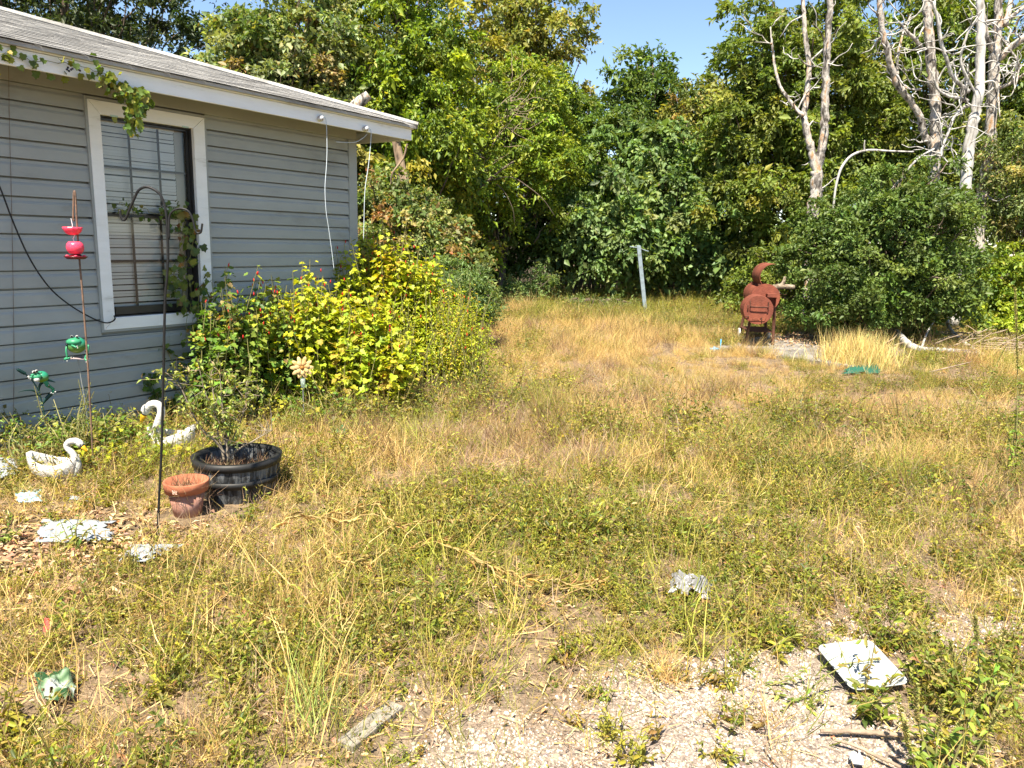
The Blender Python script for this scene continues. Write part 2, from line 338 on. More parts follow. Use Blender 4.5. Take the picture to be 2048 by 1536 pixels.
for zc0, zc1, y in ((1.788, 2.487, .044), (1.016, 1.765, .073)):
    for s in (1.172, 1.425): mu.box(s-.009, s+.009, y-.003, y+.003, zc0, zc1)
    zc = zc0+(zc1-zc0)*.52
    for x0, x1 in ((.948, 1.1625), (1.1815, 1.4155), (1.4345, 1.668)): mu.box(x0, x1, y-.0028, y+.0028, zc-.009, zc+.009)
mu.build('muntin_grid', M['muntin'], win)
gl = bpy.data.materials.new('window_glass'); gl.use_nodes = True; N = gl.node_tree.nodes; L = gl.node_tree.links; N.clear()
out = N.new('ShaderNodeOutputMaterial'); mxs = N.new('ShaderNodeMixShader'); tr = N.new('ShaderNodeBsdfTransparent'); tr.inputs[0].default_value = (.97, .985, .98, 1); gs = N.new('ShaderNodeBsdfGlossy'); gs.inputs['Roughness'].default_value = .02
fr = N.new('ShaderNodeFresnel'); fr.inputs[0].default_value = 1.6; L.new(fr.outputs[0], mxs.inputs[0]); L.new(tr.outputs[0], mxs.inputs[1]); L.new(gs.outputs[0], mxs.inputs[2]); L.new(mxs.outputs[0], out.inputs[0])
for zc0, zc1, y in ((1.788, 2.487, .040), (1.016, 1.765, .069)):
    zc = zc0+(zc1-zc0)*.52
    for x0, x1 in ((.948, 1.171), (1.173, 1.424), (1.426, 1.668)):
        for q0, q1 in ((zc0, zc-.0005), (zc+.0005, zc1)): MB().add([(x0, y, q0), (x1, y, q0), (x1, y, q1), (x0, y, q1)], [(0, 1, 2, 3)]).build('pane', gl, win)
slat = MB(); vs = []
for x in (.936, 1.605):
    for i in range(5): t = (i/4-.5); vs.append((x, .100+t*.010, .003*math.cos(t*PI)*1+t*-.022))
slat.add(vs, [(i, i+1, i+6, i+5) for i in range(4)]); sm_ = slat.mesh('slat', M['blind'], True)
for i in range(58):
    z = 2.478-i*.0250; o = link('slat', sm_, None, win, (0, 0, z), (random.Random(i).uniform(-.05, .05), random.Random(i+99).uniform(-.0022, .0022), 0))
MB().box(.934, 1.607, .090, .116, 2.484, 2.513).build('blind_headrail', M['blind'], win)
MB().box(1.612, 1.690, .105, .115, .982, 2.510).build('inner_jamb', mat('inner_jamb_wood', (.50, .47, .40), .6), win)
MB().box(.87, 1.75, .36, .37, .93, 2.56).build('window_backing', mat('painted_room_dark', (.05, .055, .05), .9), win)  # added dark sheet behind the blinds, the unlit room's shade put into its colour
for s0 in (.985, 1.60): MB().box(s0, s0+.06, -.0425, -.0405, 2.522, 2.534).build('sash_clip', mat('clip_green', (.45, .62, .55), .5), win)
# insulators on the fascia
M['porc'] = noisy('porcelain_chipped', [(.36, (.16, .06, .045)), (.44, (.72, .71, .69)), (.8, (.80, .80, .79))], 14, .3, 3, spec=.5)
for (px, py) in ((641, 236), (731, 257)):
    s, z = wl(px, py, .50)
    b = MB(); b.lathe([(.0, 0), (.028, 0), (.030, .008), (.020, .016), (.024, .026), (.030, .034), (.022, .046), (.008, .05), (0, .052)], 16)
    b.build('wire_insulator', M['porc'], house, True, (s, -.4785, z), (PI/2, 0, 0))

# ================================================================== WALL WIRES
def px_path(pts, off): return [onwall(x, y, off) for x, y in pts]
M['cable'] = mat('black_cable', (.015, .015, .016), .5)
tag(MB().tube(smooth_path(px_path([(-60, 240), (-30, 310), (0, 375), (28, 448), (60, 518), (98, 574), (138, 609), (180, 634), (208, 645), (222, 644), (230, 638), (228, 631)], .075)), .0055, 6).build('cable', M['cable'], smooth=True), 'thin black cable looping down the siding to the window sill', 'cable')
M['wirew'] = mat('pale_wire', (.55, .62, .68), .45); M['wireb'] = mat('rusty_wire', (.16, .10, .07), .7)
tag(MB().tube(smooth_path(px_path([(646, 236), (652, 240), (654, 290), (653, 330), (650, 375), (652, 420), (657, 455), (664, 505), (668, 540)], .50)), .0032, 5).build('hanging_wire', M['wirew'], smooth=True), 'pale wire hanging from the insulator nearer the window', 'wire')
tag(MB().tube(smooth_path(px_path([(736, 257), (742, 262), (741, 290), (737, 330), (730, 380), (728, 440), (727, 480)], .50)), .0032, 5).build('hanging_wire', M['wirew'], smooth=True), 'pale wire hanging from the insulator at the roof corner', 'wire')
tag(MB().tube(smooth_path(px_path([(738, 264), (726, 276), (712, 284), (700, 285), (672, 284)], .44)), .0028, 5).build('loose_wire', M['wirew'], smooth=True), 'short loose wire curling under the eave at the house corner', 'wire')
tag(MB().tube(smooth_path(px_path([(17, 120), (19, 250), (23, 400), (26, 560), (28, 700), (27, 830)], .03)), .0016, 4).build('hanging_wire', M['wireb'], smooth=True), 'thin rusty wire running straight down the siding left of the frogs', 'wire')

# ================================================================== YARD OBJECTS
def atp(pts, Y): return [at(x, y, Y) for x, y in pts]
# concrete slab
M['concrete'] = noisy('old_concrete', [(.34, (.09, .08, .07)), (.5, (.19, .175, .155)), (.66, (.28, .26, .235))], 3.0, .9, 10, bump=.5, bscale=50)
A_, B_, C_, D_ = (3.30, 12.2), (4.75, 10.45), (7.3, 12.9), (5.35, 14.8)
sb = MB(); sb.add([(*p, -.05) for p in (A_, B_, C_, D_)]+[(*p, .055) for p in (A_, B_, C_, D_)], [(3, 2, 1, 0), (4, 5, 6, 7), (0, 1, 5, 4), (1, 2, 6, 5), (2, 3, 7, 6), (3, 0, 4, 7)])
tag(sb.build('concrete_slab', M['concrete'], bevel=.012), 'old grey concrete slab under the rusty smoker', 'slab', kind='structure')
# --- smoker
M['rust'] = noisy('rusted_steel', [(.25, (.07, .022, .013)), (.5, (.17, .047, .027)), (.75, (.26, .08, .04))], 3.5, .75, 9, bump=.35, bscale=45, spec=.3)
M['rustdark'] = noisy('dark_rust', [(.3, (.05, .022, .014)), (.7, (.13, .05, .03))], 6, .8, 8, bump=.4)
M['tanlog'] = noisy('weathered_log', [(.36, (.07, .05, .035)), (.5, (.20, .155, .11)), (.64, (.30, .25, .19))], 9, .9, 8, bump=.6)
AXS = math.radians(-9); S0 = np.array([4.14, 12.55, .055])
smoker = empty('smoker_grill', S0.tolist(), AXS, 'rusty brown barrel smoker grill with open lid standing on the slab', 'grill')
def cyl(b, cx, cz, r, y0, y1, n=36, cap0=True, cap1=True, a0=0, a1=2*PI, th=0):
    full = abs(a1-a0-2*PI) < 1e-6; k = n if full else n+1
    vs = []
    for y in (y0, y1):
        for i in range(k):
            a = a0+(a1-a0)*i/n; vs.append((cx+r*math.cos(a), y, cz+r*math.sin(a)))
    fs = [(i, (i+1) % k, k+(i+1) % k, k+i) for i in range(n if full else n)]
    if cap0 and full: fs.append(tuple(range(k-1, -1, -1)))
    if cap1 and full: fs.append(tuple(range(k, 2*k)))
    return b.add(vs, fs)
ch = MB(); cyl(ch, 0, .78, .225, 0, .92, a0=math.radians(130), a1=math.radians(400), cap0=False); cho = ch.build('cooking_chamber', M['rust'], smoker)
so_ = cho.modifiers.new('solid', 'SOLIDIFY'); so_.thickness = .008
ep = MB(); cyl(ep, 0, .78, .228, -.012, .0); ep.build('end_plate', M['rust'], smoker); ep = MB(); cyl(ep, 0, .78, .228, .92, .932); ep.build('end_plate', M['rust'], smoker)
ld = MB(); cyl(ld, .10, 1.12, .205, .02, .90, 24, a0=math.radians(85), a1=math.radians(222)); lo2 = ld.build('lid', M['rust'], smoker); so_ = lo2.modifiers.new('solid', 'SOLIDIFY'); so_.thickness = .008
MB().tube([(-.085, .05, .985), (-.12, .05, .99), (-.105, .05, .95)], .012, 6).tube([(-.085, .86, .985), (-.12, .86, .99), (-.105, .86, .95)], .012, 6).build('hinge', M['rustdark'], smoker)
fb = MB(); cyl(fb, 0, .605, .232, -.44, -.013); fbo = fb.build('firebox', M['rust'], smoker, bevel=.006); fbo.location = (-.16, 0, 0)
dr = MB(); dr.prism([(-.13, .43), (.105, .43), (.13, .50), (.13, .66), (-.15, .66), (-.15, .50)], -.452, -.4405); dr.build('firebox_door', M['rust'], fbo, bevel=.003)
MB().tube(smooth_path([(-.14, -.452, .745), (-.14, -.50, .742), (-.14, -.505, .70), (-.12, -.505, .665), (.115, -.505, .662), (.137, -.505, .69), (.137, -.50, .74), (.137, -.452, .745)], 3), .008, 6).build('handle', M['rustdark'], fbo)
MB().box(-.14, .137, -.51, -.500, .742, .752).build('handle_bar', M['rust'], fbo)
MB().tube([(-.17, -.455, .68), (-.17, -.47, .68), (-.17, -.47, .63)], .010, 6).tube([(-.145, -.455, .50), (-.195, -.47, .50)], .010, 6).tube([(.045, -.455, .47), (.055, -.47, .49), (.06, -.47, .45)], .010, 6).build('latch', M['rustdark'], fbo)
vent = MB(); vent.prism([(-.085, .45), (.025, .45), (.025, .48), (-.005, .51), (-.055, .51), (-.085, .48)], -.458, -.4525); vent.build('air_vent', M['rust'], fbo)
cb = MB(); cb.box(.0, .15, -.20, -.192, .80, .855); cb.box(.142, .15, -.19, -.02, .66, .855); cb.box(.0, .141, -.19, -.02, .848, .855); cb.build('collar_box', M['rust'], smoker)
def leg(x0, y0, z0, x1, y1): MB().tube([(x0, y0, z0), (x1, y1, 0)], [.026, .024], 8).build('leg', M['rustdark'], smoker)
leg(-.17, .06, .64, -.26, .0, ); leg(.17, .06, .64, .185, .0); leg(-.17, .86, .64, -.24, .9); leg(.17, .86, .64, .2, .9)
sh = MB()
for i in range(9): sh.box(-.22, .18, .06+i*.095, .10+i*.095, .20, .212)
sh.tube([(-.23, .03, .2), (-.23, .9, .2)], .012, 6); sh.tube([(.19, .03, .2), (.19, .9, .2)], .012, 6); sh.build('lower_rack', M['rustdark'], smoker)
M['wheel'] = mat('faded_wheel', (.5, .48, .45), .7)
for x in (-.27, .24):
    w = MB(); cyl(w, 0, 0, .085, -.0, .04, 24); w.build('wheel', M['wheel'], smoker, loc=(x, .9, .085), rot=(0, 0, -PI/2), bevel=.01)
for i, y in enumerate((.5, .62)): MB().tube([(.2, y, .80-.05*i), (.42, y+.02, .81-.05*i)], .006, 5).build('side_rod', M['rustdark'], smoker)
b = MB(); b.tube(smooth_path([(.05, .30, .90), (.18, .32, .94), (.32, .36, .955), (.52, .40, .95)], 5), [.035, .05, .048, .04, .036], 9); b.tube(smooth_path([(.28, .35, .95), (.33, .36, 1.02), (.35, .37, 1.12)], 4), [.04, .032, .02], 8); b.tube([(.2, .33, .93), (.27, .36, .84), (.26, .36, .80)], [.035, .03, .015], 7)
lg = b.build('log', M['tanlog'], None, True); lg.location = S0; lg.rotation_euler = (0, 0, AXS); tag(lg, 'weathered forked log resting in the open smoker', 'log')
# clothesline post
M['bluepaint'] = noisy('flaking_pale_paint', [(.34, (.15, .15, .15)), (.46, (.20, .25, .28)), (.7, (.25, .31, .345))], 9, .6, 8, bump=.2)
pb = at(1291, 640, 17.7); pt = at(1277, 491, 17.7); pole = empty('clothesline_post', (pb[0], pb[1], 0), 0, 'leaning pale blue clothesline post in front of the trees', 'post')
q = np.array([pt[0]-pb[0], 0, pt[2]])
b = MB(); w = .045
b.add([(sx*w+q[0]*t, sy*w, q[2]*t) for t in (0, 1) for sx, sy in ((-1, -1), (1, -1), (1, 1), (-1, 1))], [(3, 2, 1, 0), (4, 5, 6, 7), (0, 1, 5, 4), (1, 2, 6, 5), (2, 3, 7, 6), (3, 0, 4, 7)]); b.build('post', M['bluepaint'], pole, bevel=.008)
MB().tube([(q[0]-.20, -.02, q[2]-.03), (q[0]-.02, 0, q[2]-.05), (q[0]+.24, .05, q[2]-.13)], .014, 6).build('crossbar', M['bluepaint'], pole)
# --- shepherd hooks
def scatter_path(b, pts, Y, r, n=8): return b.tube(smooth_path(atp(pts, Y), 6), r, n)
hook = empty('shepherd_hook', gp(316, 1078).tolist(), 0, 'black double-armed shepherd hook standing before the terracotta pot', 'garden hook')
Yh = float(hook.location.y)
def rel(o, pts): return [p-np.array(o.location) for p in pts]
MB().tube(rel(hook, smooth_path(atp([(315, 1082), (318, 1000), (323, 900), (327, 740), (329.5, 620), (331, 584), (334, 555), (336, 510), (335, 466), (333, 433), (327.6, 405), (316.5, 385), (294, 374), (277, 381), (266, 403), (259, 419), (252, 436), (247, 440), (242, 433), (239.5, 420)], Yh), 6)), .0068, 8).build('main_pole', M['black'], hook, True)
MB().tube(rel(hook, smooth_path(atp([(338, 478), (338, 450), (339, 433), (346, 422), (361, 417), (376, 422), (385, 437.6), (390.6, 460), (396, 466.5), (402, 463), (404.5, 447)], Yh-.01), 6)), .0055, 8).build('side_arm', M['black'], hook, True)
MB().tube(rel(hook, smooth_path(atp([(316, 1062), (300, 1066), (285, 1072), (283, 1094)], Yh), 4)), .0055, 8).build('foot_prong', M['rustdark'], hook, True)
M['rusthook'] = noisy('rusty_hook', [(.3, (.07, .05, .04)), (.6, (.20, .12, .08)), (.8, (.30, .17, .10))], 30, .8)
hk2 = empty('shepherd_hook', gp(187, 938).tolist(), 0, 'thin rusty shepherd hook beside the small swan holding the pink feeder', 'garden hook'); Y2 = float(hk2.location.y)
MB().tube(rel(hk2, smooth_path(atp([(187, 942), (182, 840), (175, 720), (166, 600), (159, 520), (154, 450), (152, 410), (150.5, 388), (149, 382.5), (147.5, 387), (147, 405), (146.5, 432), (147, 440), (149, 441)], Y2), 6)), .0062, 8).build('pole', M['rusthook'], hk2, True)
# feeder
pk = bpy.data.materials.new('pink_plastic'); pk.use_nodes = True; B = pk.node_tree.nodes['Principled BSDF']; B.inputs['Base Color'].default_value = (.85, .06, .12, 1); B.inputs['Roughness'].default_value = .3; B.inputs['Subsurface Weight'].default_value = .2; B.inputs['Subsurface Radius'].default_value = (.03, .01, .01); B.inputs['Subsurface Scale'].default_value = .5
M['dred'] = mat('dark_red_plastic', (.10, .006, .012), .25, spec=.5); M['string'] = mat('white_string', (.75, .75, .75), .8)
fc = at(152, 516, Y2-.02); feeder = empty('hummingbird_feeder', fc.tolist(), 0, 'pink hummingbird feeder with ant cup hanging from the rusty hook', 'bird feeder')
k = Y2*1.03/1514
b = MB(); b.lathe([(.0, 7*k), (.035, 8*k), (.050, 14*k), (.0535, 20*k), (.050, 26*k), (.036, 31*k), (.012, 30*k), (0, 29*k)], 24); b.build('nectar_globe', pk, feeder, True)
b = MB(); b.lathe([(0, -2*k), (.055, -2*k), (.072, 2.5*k), (.070, 3.4*k), (.045, 3.2*k), (.030, 7*k), (0, 7*k)], 24); b.build('base_dish', M['dred'], feeder, True)
for i in range(4):
    a = i*PI/2+.5; MB().ball((.05*math.cos(a), .05*math.sin(a), 4.4*k), (.011, .011, .005), 8, 5).build('feeding_port', pk, feeder, True)
b = MB(); nfl = 48; vs = []
for j, (r, z) in enumerate([(.010, 43), (.030, 44), (.046, 48), (.055, 54), (.058, 58), (.054, 58), (.04, 50), (.01, 46)]):
    for i in range(nfl): rr_ = r*(1+.03*math.cos(i*PI/2)*(j > 1)); a = 2*PI*i/nfl; vs.append((rr_*math.cos(a)-.008, rr_*math.sin(a), z*k))
b.add(vs, [(j*nfl+i, j*nfl+(i+1) % nfl, (j+1)*nfl+(i+1) % nfl, (j+1)*nfl+i) for j in range(7) for i in range(nfl)]); b.build('ant_cup', pk, feeder, True)
MB().tube([(0, 0, 29*k), (-.01, 0, 36*k), (.004, 0, 43*k), (-.006, 0, 50*k), (-.006, 0, 62*k), (-.012, 0, 74*k)], .0022, 5).build('hanger_string', M['string'], feeder)
# --- frogs
M['frog'] = bpy.data.materials.new('glazed_frog'); M['frog'].use_nodes = True; N, L, B = nodes(M['frog'])
tc = N.new('ShaderNodeTexCoord'); sx = N.new('ShaderNodeSeparateXYZ'); cr = N.new('ShaderNodeValToRGB'); L.new(tc.outputs['Generated'], sx.inputs[0]); L.new(sx.outputs['Z'], cr.inputs[0])
cr.color_ramp.elements[0].color = (.13, .22, .015, 1); cr.color_ramp.elements[0].position = .2; cr.color_ramp.elements[1].color = (.02, .21, .12, 1); cr.color_ramp.elements[1].position = .7; L.new(cr.outputs[0], B.inputs['Base Color']); B.inputs['Roughness'].default_value = .35
M['fgreen'] = mat('frog_green', (.035, .22, .11), .4); M['fwhite'] = mat('toe_white', (.50, .50, .47), .5); M['pupil'] = mat('pupil_black', (.01, .01, .01), .3); M['stake'] = mat('metal_stake', (.30, .32, .33), .45, .6)
M['cattail'] = mat('dark_green_metal', (.012, .045, .04), .5); M['leafplate'] = mat('mauve_plate', (.26, .20, .20), .6)
YAW = math.atan2(-NO[0], NO[1])+PI  # local +Y faces away from the wall
p = onwall(153, 690, .24); k = .86/4.8*np.linalg.norm(p-CAM)/F*1.02
fr1 = empty('frog_ornament', (p[0], p[1], 0), 0, 'round green frog ornament sitting on a leaf plate atop a stake', 'garden ornament'); zc = p[2]
MB().ball((0, 0, zc), (86*k, 80*k, 78*k), 20, 12).build('body', M['frog'], fr1, True)
MB().ball((0, -40*k, zc+35*k), (70*k, 55*k, 36*k), 16, 9).build('head', M['fgreen'], fr1, True)
for x in (-20, 28):
    e = MB().ball((x*k, -30*k, zc+84*k), 13*k, 12, 8).build('eye', M['fwhite'], fr1, True); MB().ball((x*k+4*k, -38*k, zc+84*k), 9.5*k, 10, 7).build('pupil', M['pupil'], e, True)
for pts in ([(-60, -50, 10), (-55, -80, -40), (-50, -80, -105)], [(0, -80, 10), (35, -95, 0), (55, -95, -10)], [(95, -10, -20), (125, -20, 0), (112, -30, -80)], [(112, -30, -80), (100, -50, -120), (125, -60, -140)], [(-50, -80, -105), (-70, -90, -125), (-20, -90, -110)]):
    MB().tube(smooth_path([(x*k, y*k, zc+z*k) for x, y, z in pts], 5), 9*k, 7).build('limb', M['fgreen'], fr1, True)
for x, y, z in ((62, -98, 2), (66, -98, -14), (20, -95, -108), (-5, -95, -105), (-45, -95, -140), (135, -60, -140), (120, -70, -150), (-110, -40, -155)): MB().ball((x*k, y*k, zc+z*k), 5.5*k, 7, 5).build('toe', M['fwhite'], fr1, True)
for x, y, z in ((-50, -75, 10), (5, -84, 8), (112, -40, 0), (110, -45, -50)): MB().ball((x*k, y*k, zc+z*k), (11*k, 5*k, 9*k), 8, 5).build('spot', M['pupil'], fr1, True)
b = MB(); vs = [(0, 0, zc-118*k)]
for i in range(24):
    a = 2*PI*i/24; r = 105*k*(1+.10*math.cos(3*a)); vs.append((r*math.cos(a), r*math.sin(a)*.8, zc-126*k-8*k*math.cos(2*a)))
b.add(vs, [(0, i+1, (i+1) % 24+1) for i in range(24)]); pl = b.build('leaf_plate', M['leafplate'], fr1, True); s_ = pl.modifiers.new('s', 'SOLIDIFY'); s_.thickness = .004
MB().tube([(.0, 0, zc-122*k), (.03, 0, zc*.45), (.055, 0, -.05)], .0045, 6).build('stake', M['stake'], fr1)
p = onwall(90, 760, .20); k = 1/4.8*np.linalg.norm(p-CAM)/F*1.02
fr2 = empty('frog_ornament', (p[0], p[1], 0), 0, 'small green frog clinging to a dark metal cattail stake', 'garden ornament')
def c2(X, Y, d=0): # region pixels -> local
    q = onwall(X/4.8, 640+Y/4.8, .20+d); return q-np.array(fr2.location)
MB().tube(smooth_path([c2(478, 1290), c2(470, 1220), c2(455, 1100), c2(430, 950), c2(405, 800), c2(380, 710), c2(350, 640), c2(300, 570), c2(255, 528), c2(242, 518)], 4), .0048, 6).build('stem', M['cattail'], fr2, True)
MB().tube(smooth_path([c2(248, 522), c2(236, 512), c2(200, 492), c2(172, 476), c2(160, 468)], 4), [.004, .0125, .0125, .011, .003], 9).build('cattail_head', M['cattail'], fr2, True)
def bladeleaf(pts, ws):
    P = smooth_path(pts, 5); w = np.interp(np.linspace(0, 1, len(P)), np.linspace(0, 1, len(ws)), ws); b = MB(); vs = []
    for i, q in enumerate(P):
        t = nrm(P[min(i+1, len(P)-1)]-P[max(i-1, 0)]); s = nrm(np.cross(t, NO)); vs += [q+s*w[i], q-s*w[i]]
    b.add(vs, [(2*i, 2*i+1, 2*i+3, 2*i+2) for i in range(len(P)-1)]); o = b.build('blade_leaf', M['cattail'], fr2, True); m = o.modifiers.new('s', 'SOLIDIFY'); m.thickness = .003
bladeleaf([c2(383, 735), c2(325, 680), c2(250, 675), c2(175, 692)], [.004, .006, .004, .001]); bladeleaf([c2(412, 810), c2(440, 760), c2(480, 720), c2(522, 698)], [.002, .014, .015, .003]); bladeleaf([c2(372, 680), c2(385, 620), c2(450, 578), c2(530, 597)], [.004, .010, .012, .002])
rz_ = np.array(Matrix.Rotation(.5, 3, 'Y')) @ np.eye(3)
MB().ball(c2(400, 545, .03), (52*k, 46*k, 46*k), 16, 10).build('body', M['frog'], fr2, True); MB().ball(c2(350, 545, .045), (40*k, 34*k, 30*k), 14, 9).build('head', M['fgreen'], fr2, True)
MB().ball(c2(352, 570, .06), (24*k, 18*k, 22*k), 12, 8).build('chin', M['fwhite'], fr2, True)
for X, Y in ((324, 500), (350, 492)):
    e = MB().ball(c2(X, Y, .055), 12*k, 12, 8).build('eye', M['fwhite'], fr2, True); MB().ball(c2(X+3, Y, .066), 9*k, 8, 6).build('pupil', M['pupil'], e, True)
for pts in ([(385, 520), (330, 545), (290, 550)], [(400, 510), (340, 520), (300, 535)], [(420, 590), (470, 640), (440, 620)], [(440, 580), (470, 630), (515, 665)], [(515, 665), (505, 690), (500, 700)]):
    MB().tube(smooth_path([c2(*q, .05) for q in pts], 4), 11*k, 7).build('limb', M['fgreen'], fr2, True)
for X, Y in ((275, 545), (280, 555), (290, 565), (490, 700), (510, 705), (530, 690)): MB().ball(c2(X, Y, .055), 8*k, 7, 5).build('toe', M['fwhite'], fr2, True)
for X, Y in ((400, 552), (470, 632)): MB().ball(c2(X, Y, .068), (9*k, 5*k, 8*k), 8, 5).build('spot', M['pupil'], fr2, True)
# --- swans
M['swan'] = noisy('chalky_white_concrete', [(.28, (.20, .165, .12)), (.38, (.46, .445, .41)), (.7, (.58, .57, .55))], 9, .8, 10, bump=.35, bscale=70)
M['beak'] = mat('yellow_beak', (.72, .38, .015), .6)
def swan(name, loc, rz, Lb, Hb, neck, nr, head, beak, label):
    o = empty(name, loc, rz, label, 'garden ornament'); b = MB(); nt_, nf = 22, 17; vs = []
    for i in range(nt_):
        t = i/(nt_-1); w = .36*Lb*max(.02, math.sin(PI*min(1, .03+.95*t))**.55)*(.86+.2*t); rim = Hb*(1.0-.52*math.sin(PI*min(1, t*.62+.02))+.32*t*t); bot = .20*Hb*(1-math.sin(PI*t))**1.5 - .01
        x = (t-.5)*Lb
        for j in range(nf):
            a = (j/(nf-1)-.5)*PI*1.0; fl = 1+.10*math.sin(a)**2; x2 = x-(.10*Lb*(1-t)*abs(math.sin(a))**3)
            vs.append((x2, w*math.sin(a)*fl, rim-(rim-bot)*math.cos(a)**.6))
    b.add(vs, [(i*nf+j, i*nf+j+1, (i+1)*nf+j+1, (i+1)*nf+j) for i in range(nt_-1) for j in range(nf-1)]+[tuple(range(nf-1, -1, -1)), tuple((nt_-1)*nf+j for j in range(nf))])
    bo = b.build('body', M['swan'], o, True); s = bo.modifiers.new('s', 'SOLIDIFY'); s.thickness = .012
    MB().tube(smooth_path(neck, 7), nr, 12).build('neck', M['swan'], o, True)
    hc, hd, hr = head; hd = nrm(np.array(hd)); xx = hd; yy = np.array([0, 1.0, 0]); zz = np.cross(xx, yy); R = np.stack([xx, yy, zz], 1)
    MB().ball(hc, (hr*1.45, hr*.95, hr*1.0), 14, 10, R).build('head', M['swan'], o, True)
    bl = MB(); h0 = np.array(hc)+hd*hr*1.05; bl.tube([h0, h0+hd*beak*.35, h0+hd*beak*.8, h0+hd*beak], [hr*.68, hr*.58, hr*.36, hr*.16], 10); bl.build('beak', M['beak'], o, True)
    MB().tube([h0-hd*hr*.12, h0+hd*hr*.10], [hr*.80, hr*.72], 12).build('beak_band', M['pupil'], o, True)
    for s_ in (-1, 1): MB().ball(np.array(hc)+R @ np.array([hr*.55, s_*hr*.78, hr*.30]), hr*.20, 8, 6).build('eye', M['pupil'], o, True)
    return o
k = .00071
sw = lambda X, Y: ((X-480)*k, 0, (1545-Y)*k)
swan('swan_planter', (gp(104, 965)[0], gp(104, 965)[1]+.06, .0), .08, .285, .20, [sw(600, 1500), sw(655, 1440), sw(668, 1370), sw(640, 1290), sw(600, 1240), sw(592, 1205), sw(618, 1175), sw(665, 1165), sw(695, 1172)], [.05, .036, .026, .021, .019, .019, .020, .021, .022], (sw(708, 1188), (.62, 0, -.78), .0235), .05, 'small white swan planter facing right below the frogs')
k2 = .00072
sb_ = lambda X, Y: (-(X-560)*k2, 0, (700-Y)*k2)
swan('swan_planter', (gp(352, 912)[0]-.075, gp(352, 912)[1]+.08, .0), PI-.16, .33, .235, [sb_(480, 660), sb_(430, 600), sb_(405, 530), sb_(415, 450), sb_(450, 350), sb_(478, 270), sb_(468, 205), sb_(420, 178), sb_(360, 195), sb_(325, 225)], [.06, .05, .04, .034, .03, .028, .028, .028, .030, .032], (sb_(302, 248), (.42, 0, -.91), .034), .075, 'large white swan with orange beak facing left beside the barrel planter')
# --- barrel planter
M['stave'] = noisy('barrel_stave', [(.34, (.012, .013, .014)), (.47, (.03, .033, .036)), (.56, (.11, .118, .125)), (.72, (.20, .205, .21))], 5, .6, 9, stretch=(5, 5, .35), bump=.35, bscale=30, rand=.2)
M['hoop'] = noisy('black_hoop', [(.3, (.010, .010, .010)), (.7, (.022, .022, .022))], 15, .5)
M['potsoil'] = noisy('potting_soil', [(.3, (.02, .014, .01)), (.6, (.08, .055, .035)), (.8, (.16, .11, .07))], 30, .95, bump=1)
bar = empty('barrel_planter', (-1.772, 4.735, 0), 0, 'black half barrel planter with a straggly shrub', 'planter')
R0, R1, HB = .215, .268, .245; NS = 22
for i in range(NS):
    a0, a1 = 2*PI*(i+.012)/NS, 2*PI*(i+.988)/NS; vs = []
    for z, rr0 in ((-.06, R0-.008), (HB*.33, R0+.026), (HB*.66, R0+.044), (HB, R1)):
        for rd in (0, -.02):
            for t in (0, .33, .67, 1):
                a = a0+(a1-a0)*t; r = rr0+rd+(.003 if t in (.33, .67) else -.002); vs.append((r*math.cos(a), r*math.sin(a), z))
    f = []
    for j in range(3):
        o = j*8
        for t in range(3): f += [(o+t, o+t+1, o+8+t+1, o+8+t), (o+4+t+1, o+4+t, o+12+t, o+12+t+1)]
        f += [(o+4, o, o+8, o+12), (o+3, o+7, o+15, o+11)]
    f += [(24+t, 24+t+1, 24+4+t+1, 24+4+t) for t in range(3)]
    MB().add(vs, f).build('stave', M['stave'], bar)
MB().lathe([(R1-.006, HB-.045), (R1+.006, HB-.045), (R1+.012, HB+.003), (R1-.022, HB+.003), (R1-.024, HB-.02)], 56).build('rim_hoop', M['hoop'], bar, True)
MB().lathe([(R0+.034, .085), (R0+.041, .085), (R0+.050, .128), (R0+.040, .128)], 56).build('middle_hoop', M['hoop'], bar, True)
b = MB(); b.lathe([(0.0, .15), (.08, .155), (.16, .142), (R1-.030, .135)], 32); so2 = b.build('soil', M['potsoil'], bar, True)
pot_rock = MB().ball((-1.70, 4.62, .185), (.045, .035, .028), 16, 10).build('painted_stone', noisy('painted_red_dots', [(.40, (.42, .035, .015)), (.55, (.50, .10, .02)), (.6, (.75, .42, .08))], 30, .4, 1), None, True); tag(pot_rock, 'small red stone with yellow dots lying in the barrel', 'painted stone')
MB_ = MB().ball((-1.86, 4.56, .178), (.022, .02, .014), 12, 8).build('painted_stone', mat('blue_paint', (.08, .35, .5), .4), None, True); tag(MB_, 'tiny blue stone lying in the front of the barrel', 'painted stone')
# --- terracotta pot
M['terra'] = noisy('terracotta', [(.3, (.24, .075, .038)), (.55, (.40, .145, .075)), (.78, (.50, .26, .17))], 6, .85, 8, bump=.15)
M['terrab'] = noisy('terracotta_bloomed', [(.25, (.24, .08, .045)), (.5, (.34, .17, .125)), (.75, (.46, .32, .28))], 5, .9, 8, bump=.15)
potc = gp(362, 1035); pot = empty('flower_pot', (float(potc[0]), float(potc[1])+.095, 0), 0, 'terracotta flower pot holding dead stems before the barrel', 'flower pot')
MB().lathe([(0, -.03), (.074, -.03), (.106, .143), (.095, .143), (.066, .0)], 40).build('body', M['terrab'], pot, True)
MB().lathe([(.104, .138), (.122, .138), (.129, .196), (.126, .201), (.115, .201), (.108, .140)], 40, closed=True).build('rim', M['terra'], pot, True)
MB().lathe([(0, .075), (.05, .077), (.081, .074)], 24).build('soil', M['potsoil'], pot, True)
M['stamp'] = noisy('worn_stamp', [(.42, (.36, .14, .08)), (.5, (.62, .47, .38))], 120, .8, 1)
